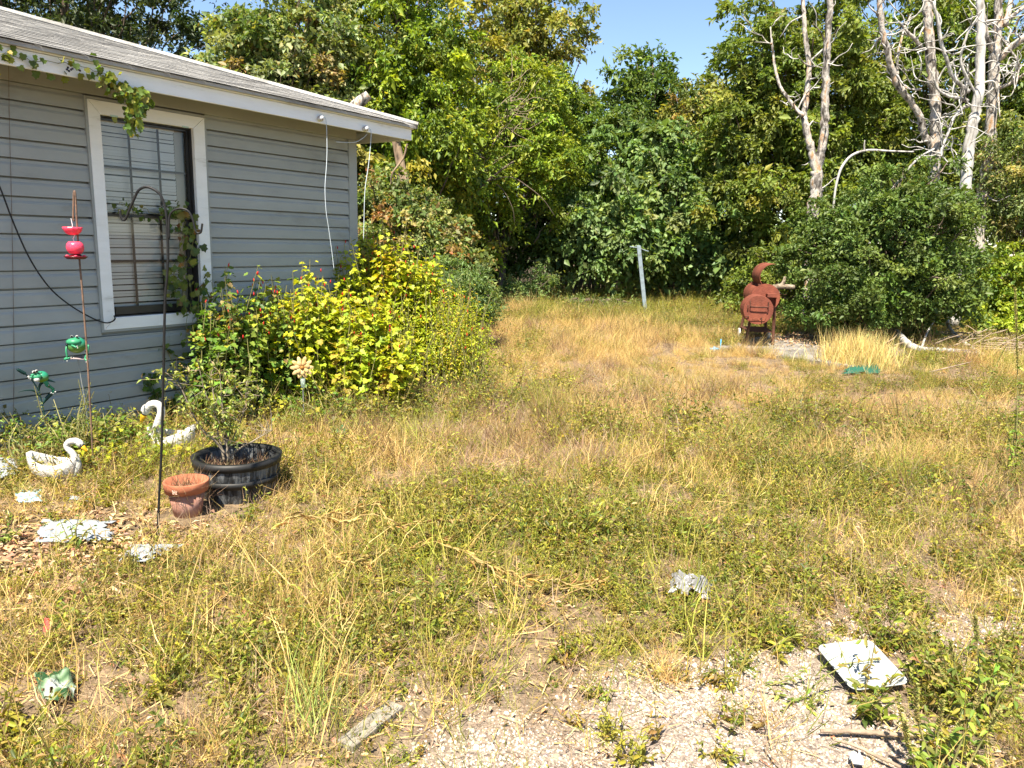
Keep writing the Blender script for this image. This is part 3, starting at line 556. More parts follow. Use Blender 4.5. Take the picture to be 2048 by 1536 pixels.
b = MB(); vs = []
for z in (.152, .178):
    for t in np.linspace(-.21, .01, 8): r = .1292+(.196-.138 and (z-.138)*.138*0)+(z-.152)*.10; a = -PI/2+t; vs.append((r*math.cos(a), r*math.sin(a), z))
b.add(vs, [(i, i+1, i+9, i+8) for i in range(7)]); b.build('stamp', M['stamp'], pot)
# --- flower ornament
M['petal'] = noisy('cream_petal', [(.3, (.40, .22, .07)), (.55, (.60, .43, .20))], 12, .6); M['petalc'] = mat('flower_centre', (.30, .14, .03), .7)
fp = at(604, 735, 6.35); flo = empty('flower_ornament', (fp[0], fp[1], 0), 0, 'cream daisy ornament with glass rain gauge before the yellow bush', 'garden ornament')
dirc = nrm(CAM-fp); dirc = nrm(dirc*np.array([1, 1, .4])); sx_ = nrm(np.cross([0, 0, 1.0], dirc)); sy_ = np.cross(dirc, sx_); Rf = np.stack([sx_, sy_, dirc], 1); fz = np.array([0, 0, fp[2]])
for lay, (np_, r0, off, zoff) in enumerate(((10, .098, 0, 0), (7, .066, .3, .010))):
    for i in range(np_):
        a = 2*PI*i/np_+off; d = np.array([math.cos(a), math.sin(a), 0]); s = np.array([-math.sin(a), math.cos(a), 0]); vs = []
        for t, w, h in ((.12, .008, 0), (.4, .013, .006), (.7, .0175, .010), (.92, .011, .006), (1, .002, 0)): vs += [d*r0*t+s*w*sg+np.array([0, 0, h*1.4+zoff-(.006 if sg == 0 else 0)]) for sg in (-1, 0, 1)]
        vs = [Rf @ v+fz for v in vs]; b = MB().add(vs, [(3*j+c, 3*j+c+1, 3*j+c+4, 3*j+c+3) for j in range(4) for c in range(2)]); o = b.build('petal', M['petal'], flo, True); m = o.modifiers.new('s', 'SOLIDIFY'); m.thickness = .004
MB().ball(Rf @ np.array([0, 0, .016])+fz, .016, 12, 8).build('centre', M['petalc'], flo, True)
vg = bpy.data.materials.new('vial_glass'); vg.use_nodes = True; B = vg.node_tree.nodes['Principled BSDF']; B.inputs['Base Color'].default_value = (.75, .88, .80, 1); B.inputs['Roughness'].default_value = .1; B.inputs['Transmission Weight'].default_value = .75; B.inputs['Alpha'].default_value = .8
MB().lathe([(.0, fp[2]-.17), (.018, fp[2]-.168), (.020, fp[2]-.09), (.018, fp[2]-.09), (.016, fp[2]-.16)], 16, c=(.01, -.02, 0)).build('rain_gauge', vg, flo, True)
MB().tube([(0, 0.02, -.05), (0, .01, fp[2]-.02)], .005, 6).build('stake', M['stake'], flo)
# --- litter objects
def crumple(name, pts_px, m, label, cat, amp=.05, n=30, seed=0, z=.03, solid=.002, lift=0):
    """irregular crumpled sheet spanning four ground corners"""
    c = [gp(*q) for q in pts_px]; b = MB(); vs = []; r = np.random.default_rng(seed)
    for j in range(n+1):
        for i in range(n+1):
            s, t = i/n, j/n; p = (c[0]*(1-s)+c[1]*s)*(1-t)+(c[3]*(1-s)+c[2]*s)*t
            ed = .06*np.linalg.norm(c[1]-c[0])*(vnoise(s*7+seed, t*7, seed)-.5)
            e_ = min(1, 5*min(s, 1-s, t, 1-t)+.15); h = .55*amp*e_*(vnoise(s*2.5+seed*3, t*2.5+7, seed+5)*.9+.55*abs(vnoise(s*6+seed, t*6, seed)-.5)+.30*abs(vnoise(s*13, t*12, seed+3)-.5))
            vs.append((p[0]+ed, p[1]+ed*.7*(vnoise(s*5, t*5, seed+9)-.5)*4, z+h+lift*math.sin(PI*s)*math.sin(PI*t)+float(ground_z(p[0], p[1]))))
    keep = []
    for j in range(n):
        for i in range(n):
            e = min(i, n-1-i, j, n-1-j)
            if e < 4 and vnoise(i*.3+seed, j*.3, seed+2) < .18+.09*(4-e): continue
            keep.append((j*(n+1)+i, j*(n+1)+i+1, (j+1)*(n+1)+i+1, (j+1)*(n+1)+i))
    b.add(vs, keep); o = b.build(name, m, None, False); s = o.modifiers.new('s', 'SOLIDIFY'); s.thickness = solid
    return tag(o, label, cat)
M['bagw'] = mat('pale_plastic_bag', (.26, .29, .315), .45, spec=.4); M['bagb'] = mat('blue_plastic_bag', (.30, .55, .68), .4); M['foil'] = noisy('grey_film', [(.3, (.13, .128, .128)), (.7, (.22, .22, .225))], 9, .35, spec=.5)
M['cloth'] = noisy('green_striped_cloth', [(.44, (.012, .05, .014)), (.52, (.13, .20, .11)), (.62, (.30, .34, .31))], 9, .9, 2); M['net'] = mat('green_plastic_net', (.01, .33, .17), .5)
crumple('plastic_sheet', [(70, 1088), (150, 1090), (240, 1045), (85, 1040)], M['bagw'], 'torn white plastic sheet on the mulch left of the black hook', 'plastic litter', .04, seed=2, z=.018)
crumple('plastic_sheet', [(160, 1092), (225, 1090), (228, 1066), (170, 1062)], M['bagw'], 'small crumpled white plastic piece behind the weed clump', 'plastic litter', .05, seed=4)
crumple('plastic_bag', [(240, 1142), (300, 1140), (372, 1102), (262, 1104)], M['bagw'], 'crumpled pale bag lying in front of the black hook', 'plastic bag', .07, seed=7, z=.04)
crumple('plastic_bag', [(35, 1012), (85, 1012), (85, 985), (30, 985)], M['bagb'], 'torn light blue bag below the small swan', 'plastic bag', .05, seed=9)
crumple('plastic_bag', [(-30, 965), (42, 962), (40, 930), (-30, 925)], M['bagw'], 'white bag at the wall left of the small swan', 'plastic bag', .10, seed=11)
crumple('plastic_bag', [(1336, 1206), (1416, 1222), (1424, 1190), (1342, 1166)], M['foil'], 'crumpled grey film bag in the weeds right of centre', 'plastic bag', .13, seed=13, z=.05)
crumple('rag', [(70, 1418), (150, 1432), (155, 1372), (72, 1366)], M['cloth'], 'crumpled green and white rag at the lower left', 'rag', .09, seed=15)
crumple('plastic_strip', [(138, 1006), (178, 1010), (180, 1001), (140, 998)], M['bagw'], 'thin white plastic strip on the mulch', 'plastic litter', .012, seed=17)
crumple('net_scrap', [(655, 872), (745, 872), (745, 852), (650, 852)], M['net'], 'torn green plastic net in front of the yellow bush', 'net', .03, seed=19, n=14)
crumple('net_scrap', [(602, 866), (618, 866), (618, 848), (602, 848)], M['net'], 'tiny scrap of green net left of the larger net', 'net', .03, seed=21, n=8)
crumple('net_scrap', [(1682, 752), (1760, 750), (1765, 734), (1690, 738)], mat('teal_tarp', (.012, .085, .055), .7), 'teal tarp scrap at the front edge of the slab', 'tarp', .10, seed=23)
crumple('paper_scrap', [(1695, 1536), (1728, 1542), (1722, 1512), (1700, 1508)], M['bagw'], 'torn white paper beside the dark patch at the bottom edge', 'paper', .012, seed=25, n=8)
crumple('red_scrap', [(88, 1285), (104, 1290), (104, 1262), (90, 1260)], mat('red_plastic', (.5, .08, .07), .5), 'small faded red scrap in the weeds above the rag', 'plastic litter', .03, seed=27, n=6)
# foam tray : real rounded tray
M['foam'] = mat('white_foam', (.33, .355, .355), .6)
tc_ = gp(1720, 1350); tray = empty('foam_tray', (tc_[0], tc_[1], .028), math.radians(-38), None, None)
def rr_loop(a, b_, r, z, n=6):
    out = []
    for cx_, cy_, s0 in ((a-r, b_-r, 0), (-a+r, b_-r, PI/2), (-a+r, -b_+r, PI), (a-r, -b_+r, 1.5*PI)):
        for i in range(n+1): t = s0+PI/2*i/n; out.append((cx_+r*math.cos(t), cy_+r*math.sin(t), z))
    return out
loops = [rr_loop(.092, .108, .022, .0), rr_loop(.114, .130, .032, .024), rr_loop(.119, .135, .034, .025), rr_loop(.119, .135, .034, .021), rr_loop(.115, .131, .032, .019), rr_loop(.093, .109, .022, -.005)]
vs = sum(loops, []); n_ = 28; b = MB(); b.add(vs, [(i*n_+j, i*n_+(j+1) % n_, (i+1)*n_+(j+1) % n_, (i+1)*n_+j) for i in range(5) for j in range(n_)]+[tuple(range(n_)), tuple(5*n_+j for j in range(n_-1, -1, -1))])
to = b.build('foam_tray', M['foam'], None, False, tray.location, (math.radians(7), math.radians(-4), math.radians(8)), bevel=.003); bpy.data.objects.remove(tray); tag(to, 'empty white foam food tray lying on the gravel', 'food tray')
# planks and sticks
M['plank'] = noisy('pale_board', [(.35, (.13, .115, .09)), (.6, (.27, .245, .20))], 5, .9, 8, stretch=(1, 8, 1), bump=.3)
pa, pb_ = gp(690, 1492), gp(792, 1412); dd = pb_-pa; L_ = np.linalg.norm(dd)
tag(MB().box(0, L_, -.035, .035, 0, .022).build('board', M['plank'], None, False, (pa[0], pa[1], -.012), (0, -.015, math.atan2(dd[1], dd[0])), bevel=.003), 'pale broken board lying at the gravel edge at the bottom', 'board')
def stick(name, pts, r, m, label, cat, z=.02, Y=None, n=7):
    P = [np.array(gp(x, y))+np.array([0, 0, zz]) for (x, y), zz in zip(pts, z if isinstance(z, (list, tuple)) else [z]*len(pts))]
    Ps = smooth_path(P, 6); rg = np.random.default_rng(abs(hash(name+str(pts[0])))%1000); Ps[1:-1] += rg.normal(size=(len(Ps)-2, 3))*.0008
    return tag(MB().tube(Ps, r, n).build(name, M[m], None, True), label, cat)
stick('stick', [(1640, 1472), (1720, 1474), (1800, 1480), (1850, 1478)], [.007, .009, .008, .006], 'stick', 'long straight brown stick below the foam tray', 'stick')
stick('stick', [(1665, 1490), (1710, 1502), (1760, 1526), (1800, 1545)], [.005, .006, .005], 'stick', 'thin tan stick slanting to the bottom edge', 'stick')
stick('stick', [(1440, 1452), (1460, 1462), (1476, 1470)], [.004, .007, .005], 'stick', 'short brown twig lying alone on bare gravel', 'stick')
stick('stick', [(1528, 1500), (1545, 1525), (1560, 1540)], [.003, .004, .003], 'stick', 'curved thin twig at the bottom gravel edge', 'stick')
stick('stick', [(950, 575), (968, 590), (980, 610), (975, 640)], [.02, .03, .025], 'stick', 'grey broken branch end behind the bush at grass edge', 'branch', [.55, .5, .3, .1])
tag(MB().tube(smooth_path(atp([(940, 582), (965, 572), (978, 588), (990, 618)], 13), 5), [.02, .035, .02], 7).build('branch', M['deadbark'], None, True), 'bent grey branch poking up where bush meets grass', 'branch')
for lab, pts, rs, zs in (('thick bleached branch lying behind the teal tarp', [(1785, 690), (1830, 712), (1900, 715), (1985, 722)], [.07, .06, .05, .03], [.25, .12, .1, .08]),
                         ('curved grey branch looping up from the branch pile', [(1960, 715), (1915, 700), (1890, 690), (1895, 675)], [.035, .03, .025, .015], [.06, .2, .38, .5]),
                         ('slender upright twig forking out of the branch pile', [(1840, 712), (1850, 700), (1868, 690), (1872, 684)], [.02, .016, .012, .008], [.08, .3, .55, .72])):
    stick('branch', pts, rs, 'palewood', lab, 'branch', zs)
rg = np.random.default_rng(31); tp = MB(); c0_ = gp(1960, 705)
for i in range(150):
    p = c0_+np.array([rg.normal()*1.0+.3, rg.normal()*.7, 0]); a = rg.normal()*.6+.1; l = rg.uniform(.25, .9); z0 = rg.uniform(.02, .22); q = p+np.array([math.cos(a)*l, math.sin(a)*l*.7, 0])
    tp.tube([(p[0], p[1], z0), ((p[0]+q[0])/2, (p[1]+q[1])/2+rg.normal()*.03, z0+rg.uniform(-.02, .1)), (q[0], q[1], max(.02, z0+rg.normal()*.12))], [rg.uniform(.006, .014), .009, .004], 4)
tag(tp.build('twig_pile', M['stick'], None, True), 'low heap of dry brown twigs to the right of the slab', 'branch pile', kind='stuff')
b = MB(); v0 = gp(1428, 706); b.tube([(0, 0, 0), (0, 0, .10)], .02, 8).tube([(-.07, 0, .06), (.08, .02, .06)], .022, 8); b.tube([(.10, .02, .0), (.10, .02, .22)], .008, 6)
tag(b.build('pipe_fitting', mat('blue_plastic', (.06, .33, .55), .5), None, True, (v0[0], v0[1], 0)), 'small blue pipe fitting at the left corner of the slab', 'pipe')

# ================================================================== TREES
P_MID = [(w_, tuple(min(.75, v_*1.35) for v_ in c_)) for w_, c_ in [(5, (.085, .135, .022)), (3, (.12, .17, .025)), (1.5, (.06, .10, .018)), (.5, (.22, .22, .04))]]
P_YEL = [(w_, tuple(min(.75, v_*1.4) for v_ in c_)) for w_, c_ in [(4, (.125, .18, .018)), (3, (.21, .255, .022)), (3.5, (.06, .10, .016)), (.4, (.30, .27, .04))]]
P_OLIVE = [(5, (.125, .175, .028)), (3, (.19, .235, .036)), (2, (.075, .105, .02)), (.4, (.30, .27, .05))]
P_DARK = [(5, (.030, .048, .014)), (3, (.045, .066, .018)), (1, (.065, .08, .022))]
P_DKGREEN = [(5, (.065, .115, .022)), (3, (.095, .15, .028)), (1.5, (.15, .20, .035))]
P_BUSH = [(5, (.07, .115, .024)), (3, (.11, .165, .034)), (1.5, (.18, .23, .055))]
P_MAPLE = [(5, (.115, .185, .05)), (3, (.185, .26, .085)), (2.5, (.06, .10, .028)), (.6, (.28, .31, .09))]
P_PALE = [(4, (.17, .22, .06)), (3, (.11, .16, .035)), (2, (.27, .31, .15)), (.4, (.34, .20, .08)), (.5, (.36, .34, .07)), (2, (.06, .09, .02))]
P_VINE = [(w_, tuple(min(.75, v_*1.3) for v_ in c_)) for w_, c_ in [(4, (.10, .14, .035)), (2, (.16, .19, .06)), (1.5, (.06, .09, .025)), (.7, (.26, .11, .045)), (.8, (.32, .28, .10))]]
P_ORANGE = [(w_, tuple(min(.75, v_*1.3) for v_ in c_)) for w_, c_ in [(4, (.15, .17, .034)), (3, (.20, .19, .04)), (2, (.09, .12, .025)), (.6, (.28, .18, .05))]]
def crown(rng, ells, ncl, rc, tw, lv, L, W, palette, droop=.35, tm='kite', shell=2.4, flat=.7, cjit=.22):
    E_ = np.array([list(e) for e in ells], float); vol = E_[:, 3]*E_[:, 4]*E_[:, 5]; w = vol**.8; w /= w.sum()
    idx = rng.choice(len(E_), ncl, p=w); d = nrm(rv(rng, ncl)); r = rng.random(ncl)**(1/shell)
    out = d*(1, 1, 1); C = E_[idx, :3]+d*E_[idx, 3:6]*r[:, None]*(1+.17*rng.normal(size=(ncl, 1)))
    C[:, 2] = np.maximum(C[:, 2], .15)
    rcs = rc*rng.uniform(.65, 1.35, ncl)
    td = nrm((out[:, None, :]*.55+rv(rng, ncl, tw)*.75)*np.array([1, 1, .55])+np.array([0, 0, .10])); tl = rcs[:, None]*rng.uniform(.7, 1.35, (ncl, tw))
    t = (np.arange(lv)+.5)/lv*.9+.1; t = np.clip(t[None, None, :]+rng.normal(size=(ncl, tw, lv))*.05, .05, 1.05)
    P = C[:, None, None, :]+td[:, :, None, :]*(tl[:, :, None]*t)[..., None]
    P[..., 2] -= droop*tl[:, :, None]*t**2
    P += rv(rng, ncl, tw, lv)*.03
    D = td[:, :, None, :]*.55+rv(rng, ncl, tw, lv)*.6+np.array([0, 0, -droop*.9])
    Nn = np.array([0, 0, flat])+rv(rng, ncl, tw, lv)*.55+out[:, None, None, :]*.35
    n = ncl*tw*lv; cl = pal(rng, palette, n, .15).reshape(ncl, -1, 3)*(1+cjit*rng.normal(size=(ncl, 1, 1)))
    ct = pal(rng, palette, ncl, .1)[:, None, :]; cl = np.clip(.5*cl+.5*ct, .004, .9).reshape(-1, 3)
    s = np.exp(rng.normal(size=n)*.32)*np.repeat(rng.uniform(.8, 1.25, ncl), tw*lv)
    return scatter(tm, P.reshape(-1, 3), D.reshape(-1, 3), Nn.reshape(-1, 3), L*s, W*s, cl), C
def spec(e, default_ry=None):
    px, py, rx, ry, Y = e[:5]; c = at(px, py, Y); s = Y/F*1.02; d = e[5] if len(e) > 5 else rx*s*.75
    return (c[0], c[1], c[2], rx*s, d, ry*s)
def limb(b, p0, p1, r0, r1, rng, n=6, sag=.15, sides=6):
    p0 = np.array(p0); p1 = np.array(p1); l = np.linalg.norm(p1-p0); mid = (p0+p1)/2+np.array([rng.normal()*.06*l, rng.normal()*.06*l, sag*l*rng.uniform(.2, 1)])
    P = smooth_path([p0, mid, p1], n//2+1); P[1:-1] += rng.normal(size=(len(P)-2, 3))*.015*l; b.tube(P, np.linspace(r0, r1, len(P)), sides)
def tree(name, label, cat, base, ells_px, seed, palette, ncl, rc, tw, lv, L, W, droop=.35, trunk_r=.14, nl=16, tm='kite', shell=2.4, group=None, lm='leaf', multi=1, bark='bark', flat=.7):
    rng = np.random.default_rng(seed); ells = [spec(e) for e in ells_px]
    o = empty(name, (float(base[0]), float(base[1]), 0), 0, label, cat, group); off = np.array([base[0], base[1], 0.0])
    ells = [(e[0]-off[0], e[1]-off[1], e[2], e[3], e[4], e[5]) for e in ells]
    ch_, C = crown(rng, ells, int(ncl*.86), rc*.86, tw, lv, L, W, palette, droop, tm, shell, flat)
    link('crown', fast_mesh('crown', [ch_], M[lm]), None, o)
    b = MB(); top = max(e[2]+e[5]*.35 for e in ells); cx_ = np.mean([e[0] for e in ells]); cy_ = np.mean([e[1] for e in ells])
    for k in range(multi):
        q = np.array([rng.normal()*.25*(k > 0), rng.normal()*.2*(k > 0), -.05]); tt = np.array([cx_+rng.normal()*.5*(k > 0), cy_, top*(1 if k == 0 else rng.uniform(.6, .95))])
        P = smooth_path([q, q*.6+tt*.25*np.array([.6, .6, 1])+rng.normal(size=3)*.08, tt*.6+rng.normal(size=3)*.15, tt], 5); b.tube(P, np.linspace(trunk_r*(1 if k == 0 else .7), trunk_r*.15, len(P)), 9)
    ids = rng.choice(len(C), min(nl*multi, len(C)), replace=False)
    for i in ids:
        z = max(.25, C[i][2]*rng.uniform(.35, .75)); f = min(1, z/max(top, .1)); p0 = np.array([cx_*f**1.1, cy_*f, z]); limb(b, p0, C[i], trunk_r*.35*(1-.5*f), .012, rng)
    for i in rng.choice(len(C), min(70, len(C)), replace=False):
        z = max(.3, C[i][2]*rng.uniform(.55, .9)); f = min(1, z/max(top, .1)); p0 = np.array([cx_*f*.4+C[i][0]*.6, cy_*f*.4+C[i][1]*.6, z]); limb(b, p0, C[i]*1.04, .022 if trunk_r > .05 else .01, .005, rng, 4, .1, 4)
    b.build('trunk', M[bark], o, True)
    return o
def base_at(px, Y): p = at(px, 600, Y); return (p[0], Y)
# far backing row first, then nearer trees
G = 'trees behind the yard'
tree('tree', 'dark live oak rising behind the house roof at the upper left', 'tree', base_at(60, 19), [(90, 10, 300, 170, 18), (290, 60, 120, 110, 18.5), (60, 150, 220, 90, 18)], 1, P_DARK, 300, .62, 14, 12, .10, .05, .2, .3, 14, group=G)
tree('tree', 'leafy tree with pale vine leaves just beyond the roof slope', 'tree', base_at(560, 17), [(600, 120, 130, 180, 16.5), (520, 170, 110, 95, 16), (660, 260, 110, 120, 16.5), (500, 80, 60, 60, 17)], 2, P_PALE, 330, .42, 13, 12, .095, .058, .4, .16, 18, group=G)
tree('tree', 'tall bright yellow-green tree right of the roof corner', 'tree', base_at(815, 18), [(800, 70, 150, 160, 18), (840, 210, 140, 130, 17.2), (760, 320, 130, 120, 17), (880, 330, 110, 100, 17.5), (700, 60, 90, 110, 18.5)], 3, P_YEL, 470, .45, 14, 12, .095, .045, .45, .17, 20, group=G)
tree('tree', 'yellow-green tree with thin grey twigs at picture centre', 'tree', base_at(1010, 20), [(1000, 230, 120, 125, 20), (1060, 330, 100, 110, 19.5), (930, 400, 90, 100, 19), (1085, 230, 60, 70, 20.5)], 4, P_YEL, 360, .45, 13, 12, .09, .042, .45, .13, 16, group=G)
tree('tree', 'tall olive tree with rusty top against the sky', 'tree', base_at(1060, 29), [(1060, 70, 95, 120, 28), (1040, 180, 110, 110, 28), (1000, 20, 60, 60, 28)], 5, P_ORANGE, 260, .6, 12, 10, .13, .075, .3, .2, 14, group=G)
tree('tree', 'round-topped dark green tree below the open sky', 'tree', base_at(1300, 26), [(1300, 240, 110, 125, 25), (1230, 330, 80, 100, 25), (1370, 330, 80, 100, 25), (1300, 420, 130, 90, 25), (1280, 140, 50, 40, 25)], 6, P_DKGREEN, 380, .55, 13, 11, .12, .06, .15, .15, 18, group=G)
tree('tree', 'bushy tree with broad fresh green leaves behind the clothesline post', 'tree', base_at(1330, 22), [(1320, 410, 160, 120, 21.2), (1230, 460, 120, 90, 20.6), (1410, 450, 100, 110, 21), (1180, 490, 85, 55, 20.2), (1400, 525, 110, 40, 20.8), (1340, 310, 110, 70, 21.6), (1480, 515, 70, 55, 20.6), (1120, 430, 70, 80, 21.2), (1310, 520, 90, 40, 20.3)], 7, P_MAPLE, 430, .46, 13, 12, .125, .075, .65, .12, 24, group=G, shell=2.8)
tree('tree', 'tall olive-green tree behind the forked dead trunk', 'tree', base_at(1600, 21), [(1590, 150, 150, 190, 20), (1520, 260, 100, 140, 20), (1680, 290, 110, 140, 20), (1560, 430, 130, 110, 19.5), (1480, 180, 50, 90, 20.5)], 8, P_OLIVE, 560, .47, 14, 12, .105, .05, .5, .18, 22, group=G)
tree('tree', 'tall tree filling the upper right corner behind dead trunks', 'tree', base_at(1880, 22), [(1850, 120, 170, 190, 21), (2000, 200, 130, 200, 20.5), (1780, 300, 110, 130, 20.5), (1930, 380, 140, 120, 20), (2130, 120, 110, 220, 21)], 9, P_OLIVE, 560, .5, 14, 12, .11, .052, .5, .2, 22, group=G)
tree('tree', 'small tree with orange-tinged leaves below the right of the sky gap', 'tree', base_at(1410, 24), [(1405, 230, 60, 90, 23.5), (1420, 330, 60, 90, 23)], 10, P_ORANGE, 130, .5, 12, 10, .11, .055, .4, .09, 10, group=G)
tree('tree', 'greener sapling standing left of the dark green tree', 'tree', base_at(1150, 23), [(1140, 290, 60, 110, 22.5), (1180, 390, 80, 90, 22), (1110, 200, 40, 60, 22.5)], 11, P_MID, 210, .48, 12, 11, .10, .05, .4, .09, 10, group=G)
tree('tree', 'shaded tree between the vine mass and the centre tree', 'tree', base_at(960, 22), [(940, 470, 120, 80, 21), (1010, 480, 110, 70, 21), (870, 430, 80, 90, 21)], 12, P_DKGREEN, 260, .48, 12, 10, .105, .05, .4, .12, 12, group=G)
# dim wood further back, nobody could count its stems
rng = np.random.default_rng(77); ell = []
for px in range(380, 2200, 120):
    Y = 31+rng.uniform(-1, 2); ell.append(spec((px, 470+rng.uniform(-30, 30), 105, 130, Y, 1.6)))
for px in (420, 560, 700, 820, 1560, 1700, 1850, 2000, 2150): ell.append(spec((px, 260, 120, 150, 31, 1.8)))
ch_, _ = crown(rng, ell, 700, .8, 11, 9, .19, .11, P_DKGREEN, .3, shell=2.0)
tag(link('distant_wood', fast_mesh('distant_wood', [ch_], M['leaf'])), 'dense dim woodland closing the view behind the nearer trees', 'woodland', kind='stuff')
# ---- shrubs and understory
GS = 'shrubs along the tree line'
tree('shrub', 'large rounded dark green evergreen bush right of the smoker', 'shrub', base_at(1775, 13.9), [(1770, 480, 150, 130, 13.6, 1.35), (1680, 540, 100, 100, 13.2, 1.0), (1860, 560, 90, 90, 13.2, 1.0), (1800, 392, 90, 52, 14, .8), (1720, 610, 120, 55, 13.0, .9), (1650, 470, 50, 60, 13.6, .6), (1870, 450, 70, 65, 13.8, .7), (1900, 600, 60, 60, 13.3, .7)], 20, P_BUSH, 520, .26, 13, 13, .060, .032, .15, .06, 26, lm='gloss_leaf', shell=3.0, group=GS, multi=3)
tree('shrub', 'grey-green shrub at the right edge above the sunny undergrowth', 'shrub', base_at(2040, 15.5), [(2030, 320, 70, 90, 15.5, .8), (2060, 430, 70, 70, 15.5, .8)], 21, P_PALE, 130, .32, 12, 12, .06, .03, .3, .05, 10, group=GS)
tree('shrub', 'sunny yellow-green undergrowth at the right edge', 'shrub', base_at(2020, 15.5), [(2010, 560, 70, 60, 15, .7), (2060, 620, 80, 60, 14.8, .8), (1985, 630, 50, 40, 14.6, .5)], 22, P_YEL, 190, .28, 12, 12, .065, .034, .3, .03, 12, group=GS, multi=3)
tree('shrub', 'vine-smothered mass with reddish leaves behind the house corner', 'shrub', base_at(800, 14), [(770, 430, 80, 90, 13.5, .8), (850, 470, 90, 80, 13.5, .9), (740, 510, 60, 70, 12.6, .6), (900, 500, 60, 55, 13.5, .7), (830, 560, 100, 50, 13, .8)], 23, P_VINE, 330, .30, 12, 12, .062, .044, .5, .07, 16, group=GS, multi=2)
tree('shrub', 'soft grey-green shrub just behind the yellow bush', 'shrub', base_at(920, 11.8), [(900, 575, 65, 45, 11.8, .5), (930, 600, 70, 35, 11.6, .5)], 24, P_MAPLE, 130, .24, 12, 13, .045, .016, .1, .02, 10, group=GS, multi=3)
tree('shrub', 'low shrub under the dark gap at the tree line', 'shrub', base_at(1060, 19.5), [(1060, 575, 50, 30, 19.5, .6), (1015, 600, 40, 25, 19, .6)], 25, P_MAPLE, 70, .3, 11, 11, .06, .028, .2, .02, 8, group=GS, multi=2)
tree('shrub', 'waist-high weedy shrub left of the clothesline post', 'shrub', base_at(1215, 18.6), [(1190, 612, 50, 24, 18.6, .6), (1245, 622, 34, 18, 18.6, .5), (1140, 615, 40, 22, 19, .5)], 26, P_PALE, 60, .22, 11, 11, .05, .02, .1, .02, 8, group=GS, multi=3)
tree('shrub', 'leafy brush beneath the olive tree behind the smoker', 'shrub', base_at(1560, 17), [(1545, 520, 60, 50, 17, .7), (1610, 560, 60, 60, 17.5, .8), (1500, 570, 40, 30, 17, .6)], 27, P_OLIVE, 120, .32, 12, 11, .075, .04, .4, .04, 10, group=GS, multi=2)
# ---- fence at the back
M['fence'] = noisy('weathered_fence', [(.3, (.05, .04, .032)), (.7, (.13, .105, .085))], 4, .9, 8, stretch=(3, 3, .4), rand=.2)
fen = empty('fence', (-4, 25, 0), 0, 'dark weathered board fence hidden in shade behind the trees', 'fence'); pm = [MB().box(-.068, .068, -.01, .01, 0, 1.75+.03*i).mesh('picket', M['fence']) for i in range(3)]
for i in range(110): link('picket', pm[i*7 % 3], None, fen, (i*.15, 0, 0), (0, random.Random(i).uniform(-.01, .01), 0))
for z in (.4, 1.4): MB().box(-.1, 16.5, .012, .05, z, z+.09).build('rail', M['fence'], fen)

# ================================================================== DEAD TREES
def r5(X, Y): return (1400+X/3.16, Y/3.16)
def dead(name, label, Y, lines, seed, matn='deadbark', twigs=0, twr=(0, 0, 0, 0), depth=.5, group=None):
    rng = np.random.default_rng(seed); b0 = at(*r5(*lines[0][0][0]), Y); o = empty(name, (float(b0[0]), float(b0[1]), 0), 0, label, 'dead tree', group); org = np.array([b0[0], b0[1], 0]); ends = []
    for li, (pts, wid, dy) in enumerate(lines):
        k = len(pts); P = [at(*r5(*q), Y+dy*i/max(k-1, 1))-org for i, q in enumerate(pts)]
        Ps = smooth_path(P, 7); rr_ = np.interp(np.linspace(0, 1, len(Ps)), np.linspace(0, 1, len(wid)), wid)/3.16/2*Y/F
        rr_ = rr_*(1+.045*rng.normal(size=len(Ps))); Ps[1:-1] += rng.normal(size=(len(Ps)-2, 3))*rr_[1:-1, None]*.10
        MB().tube(Ps, rr_, 11).build('trunk' if li == 0 else 'branch', M[matn], o, True)
        for q, r in zip(Ps[3:], rr_[3:]): ends.append((q, r))
    if twigs:
        b = MB(); 
        for _ in range(twigs):
            q, r = ends[rng.integers(len(ends))]
            if q[2] < 2.2: continue
            d = nrm(np.array([rng.normal(), rng.normal()*.5, rng.normal()*.7+.35])); l = rng.uniform(.25, 1.0); P = [q]
            for j in range(5): d = nrm(d+rng.normal(size=3)*.38); P.append(P[-1]+d*l/5)
            b.tube(smooth_path(P, 3), [min(r*.45, .022), .012, .005], 5)
            if rng.random() < .6:
                d2 = nrm(d+rng.normal(size=3)*.8); b.tube([P[2], P[2]+d2*l*.25, P[2]+d2*l*.4+rng.normal(size=3)*.06], [.010, .007, .004], 4)
        tw = b.build('twigs', M['palewood'], o, True); tag(tw, kind='stuff')
    return o
DG = 'bare dead trees by the slab'
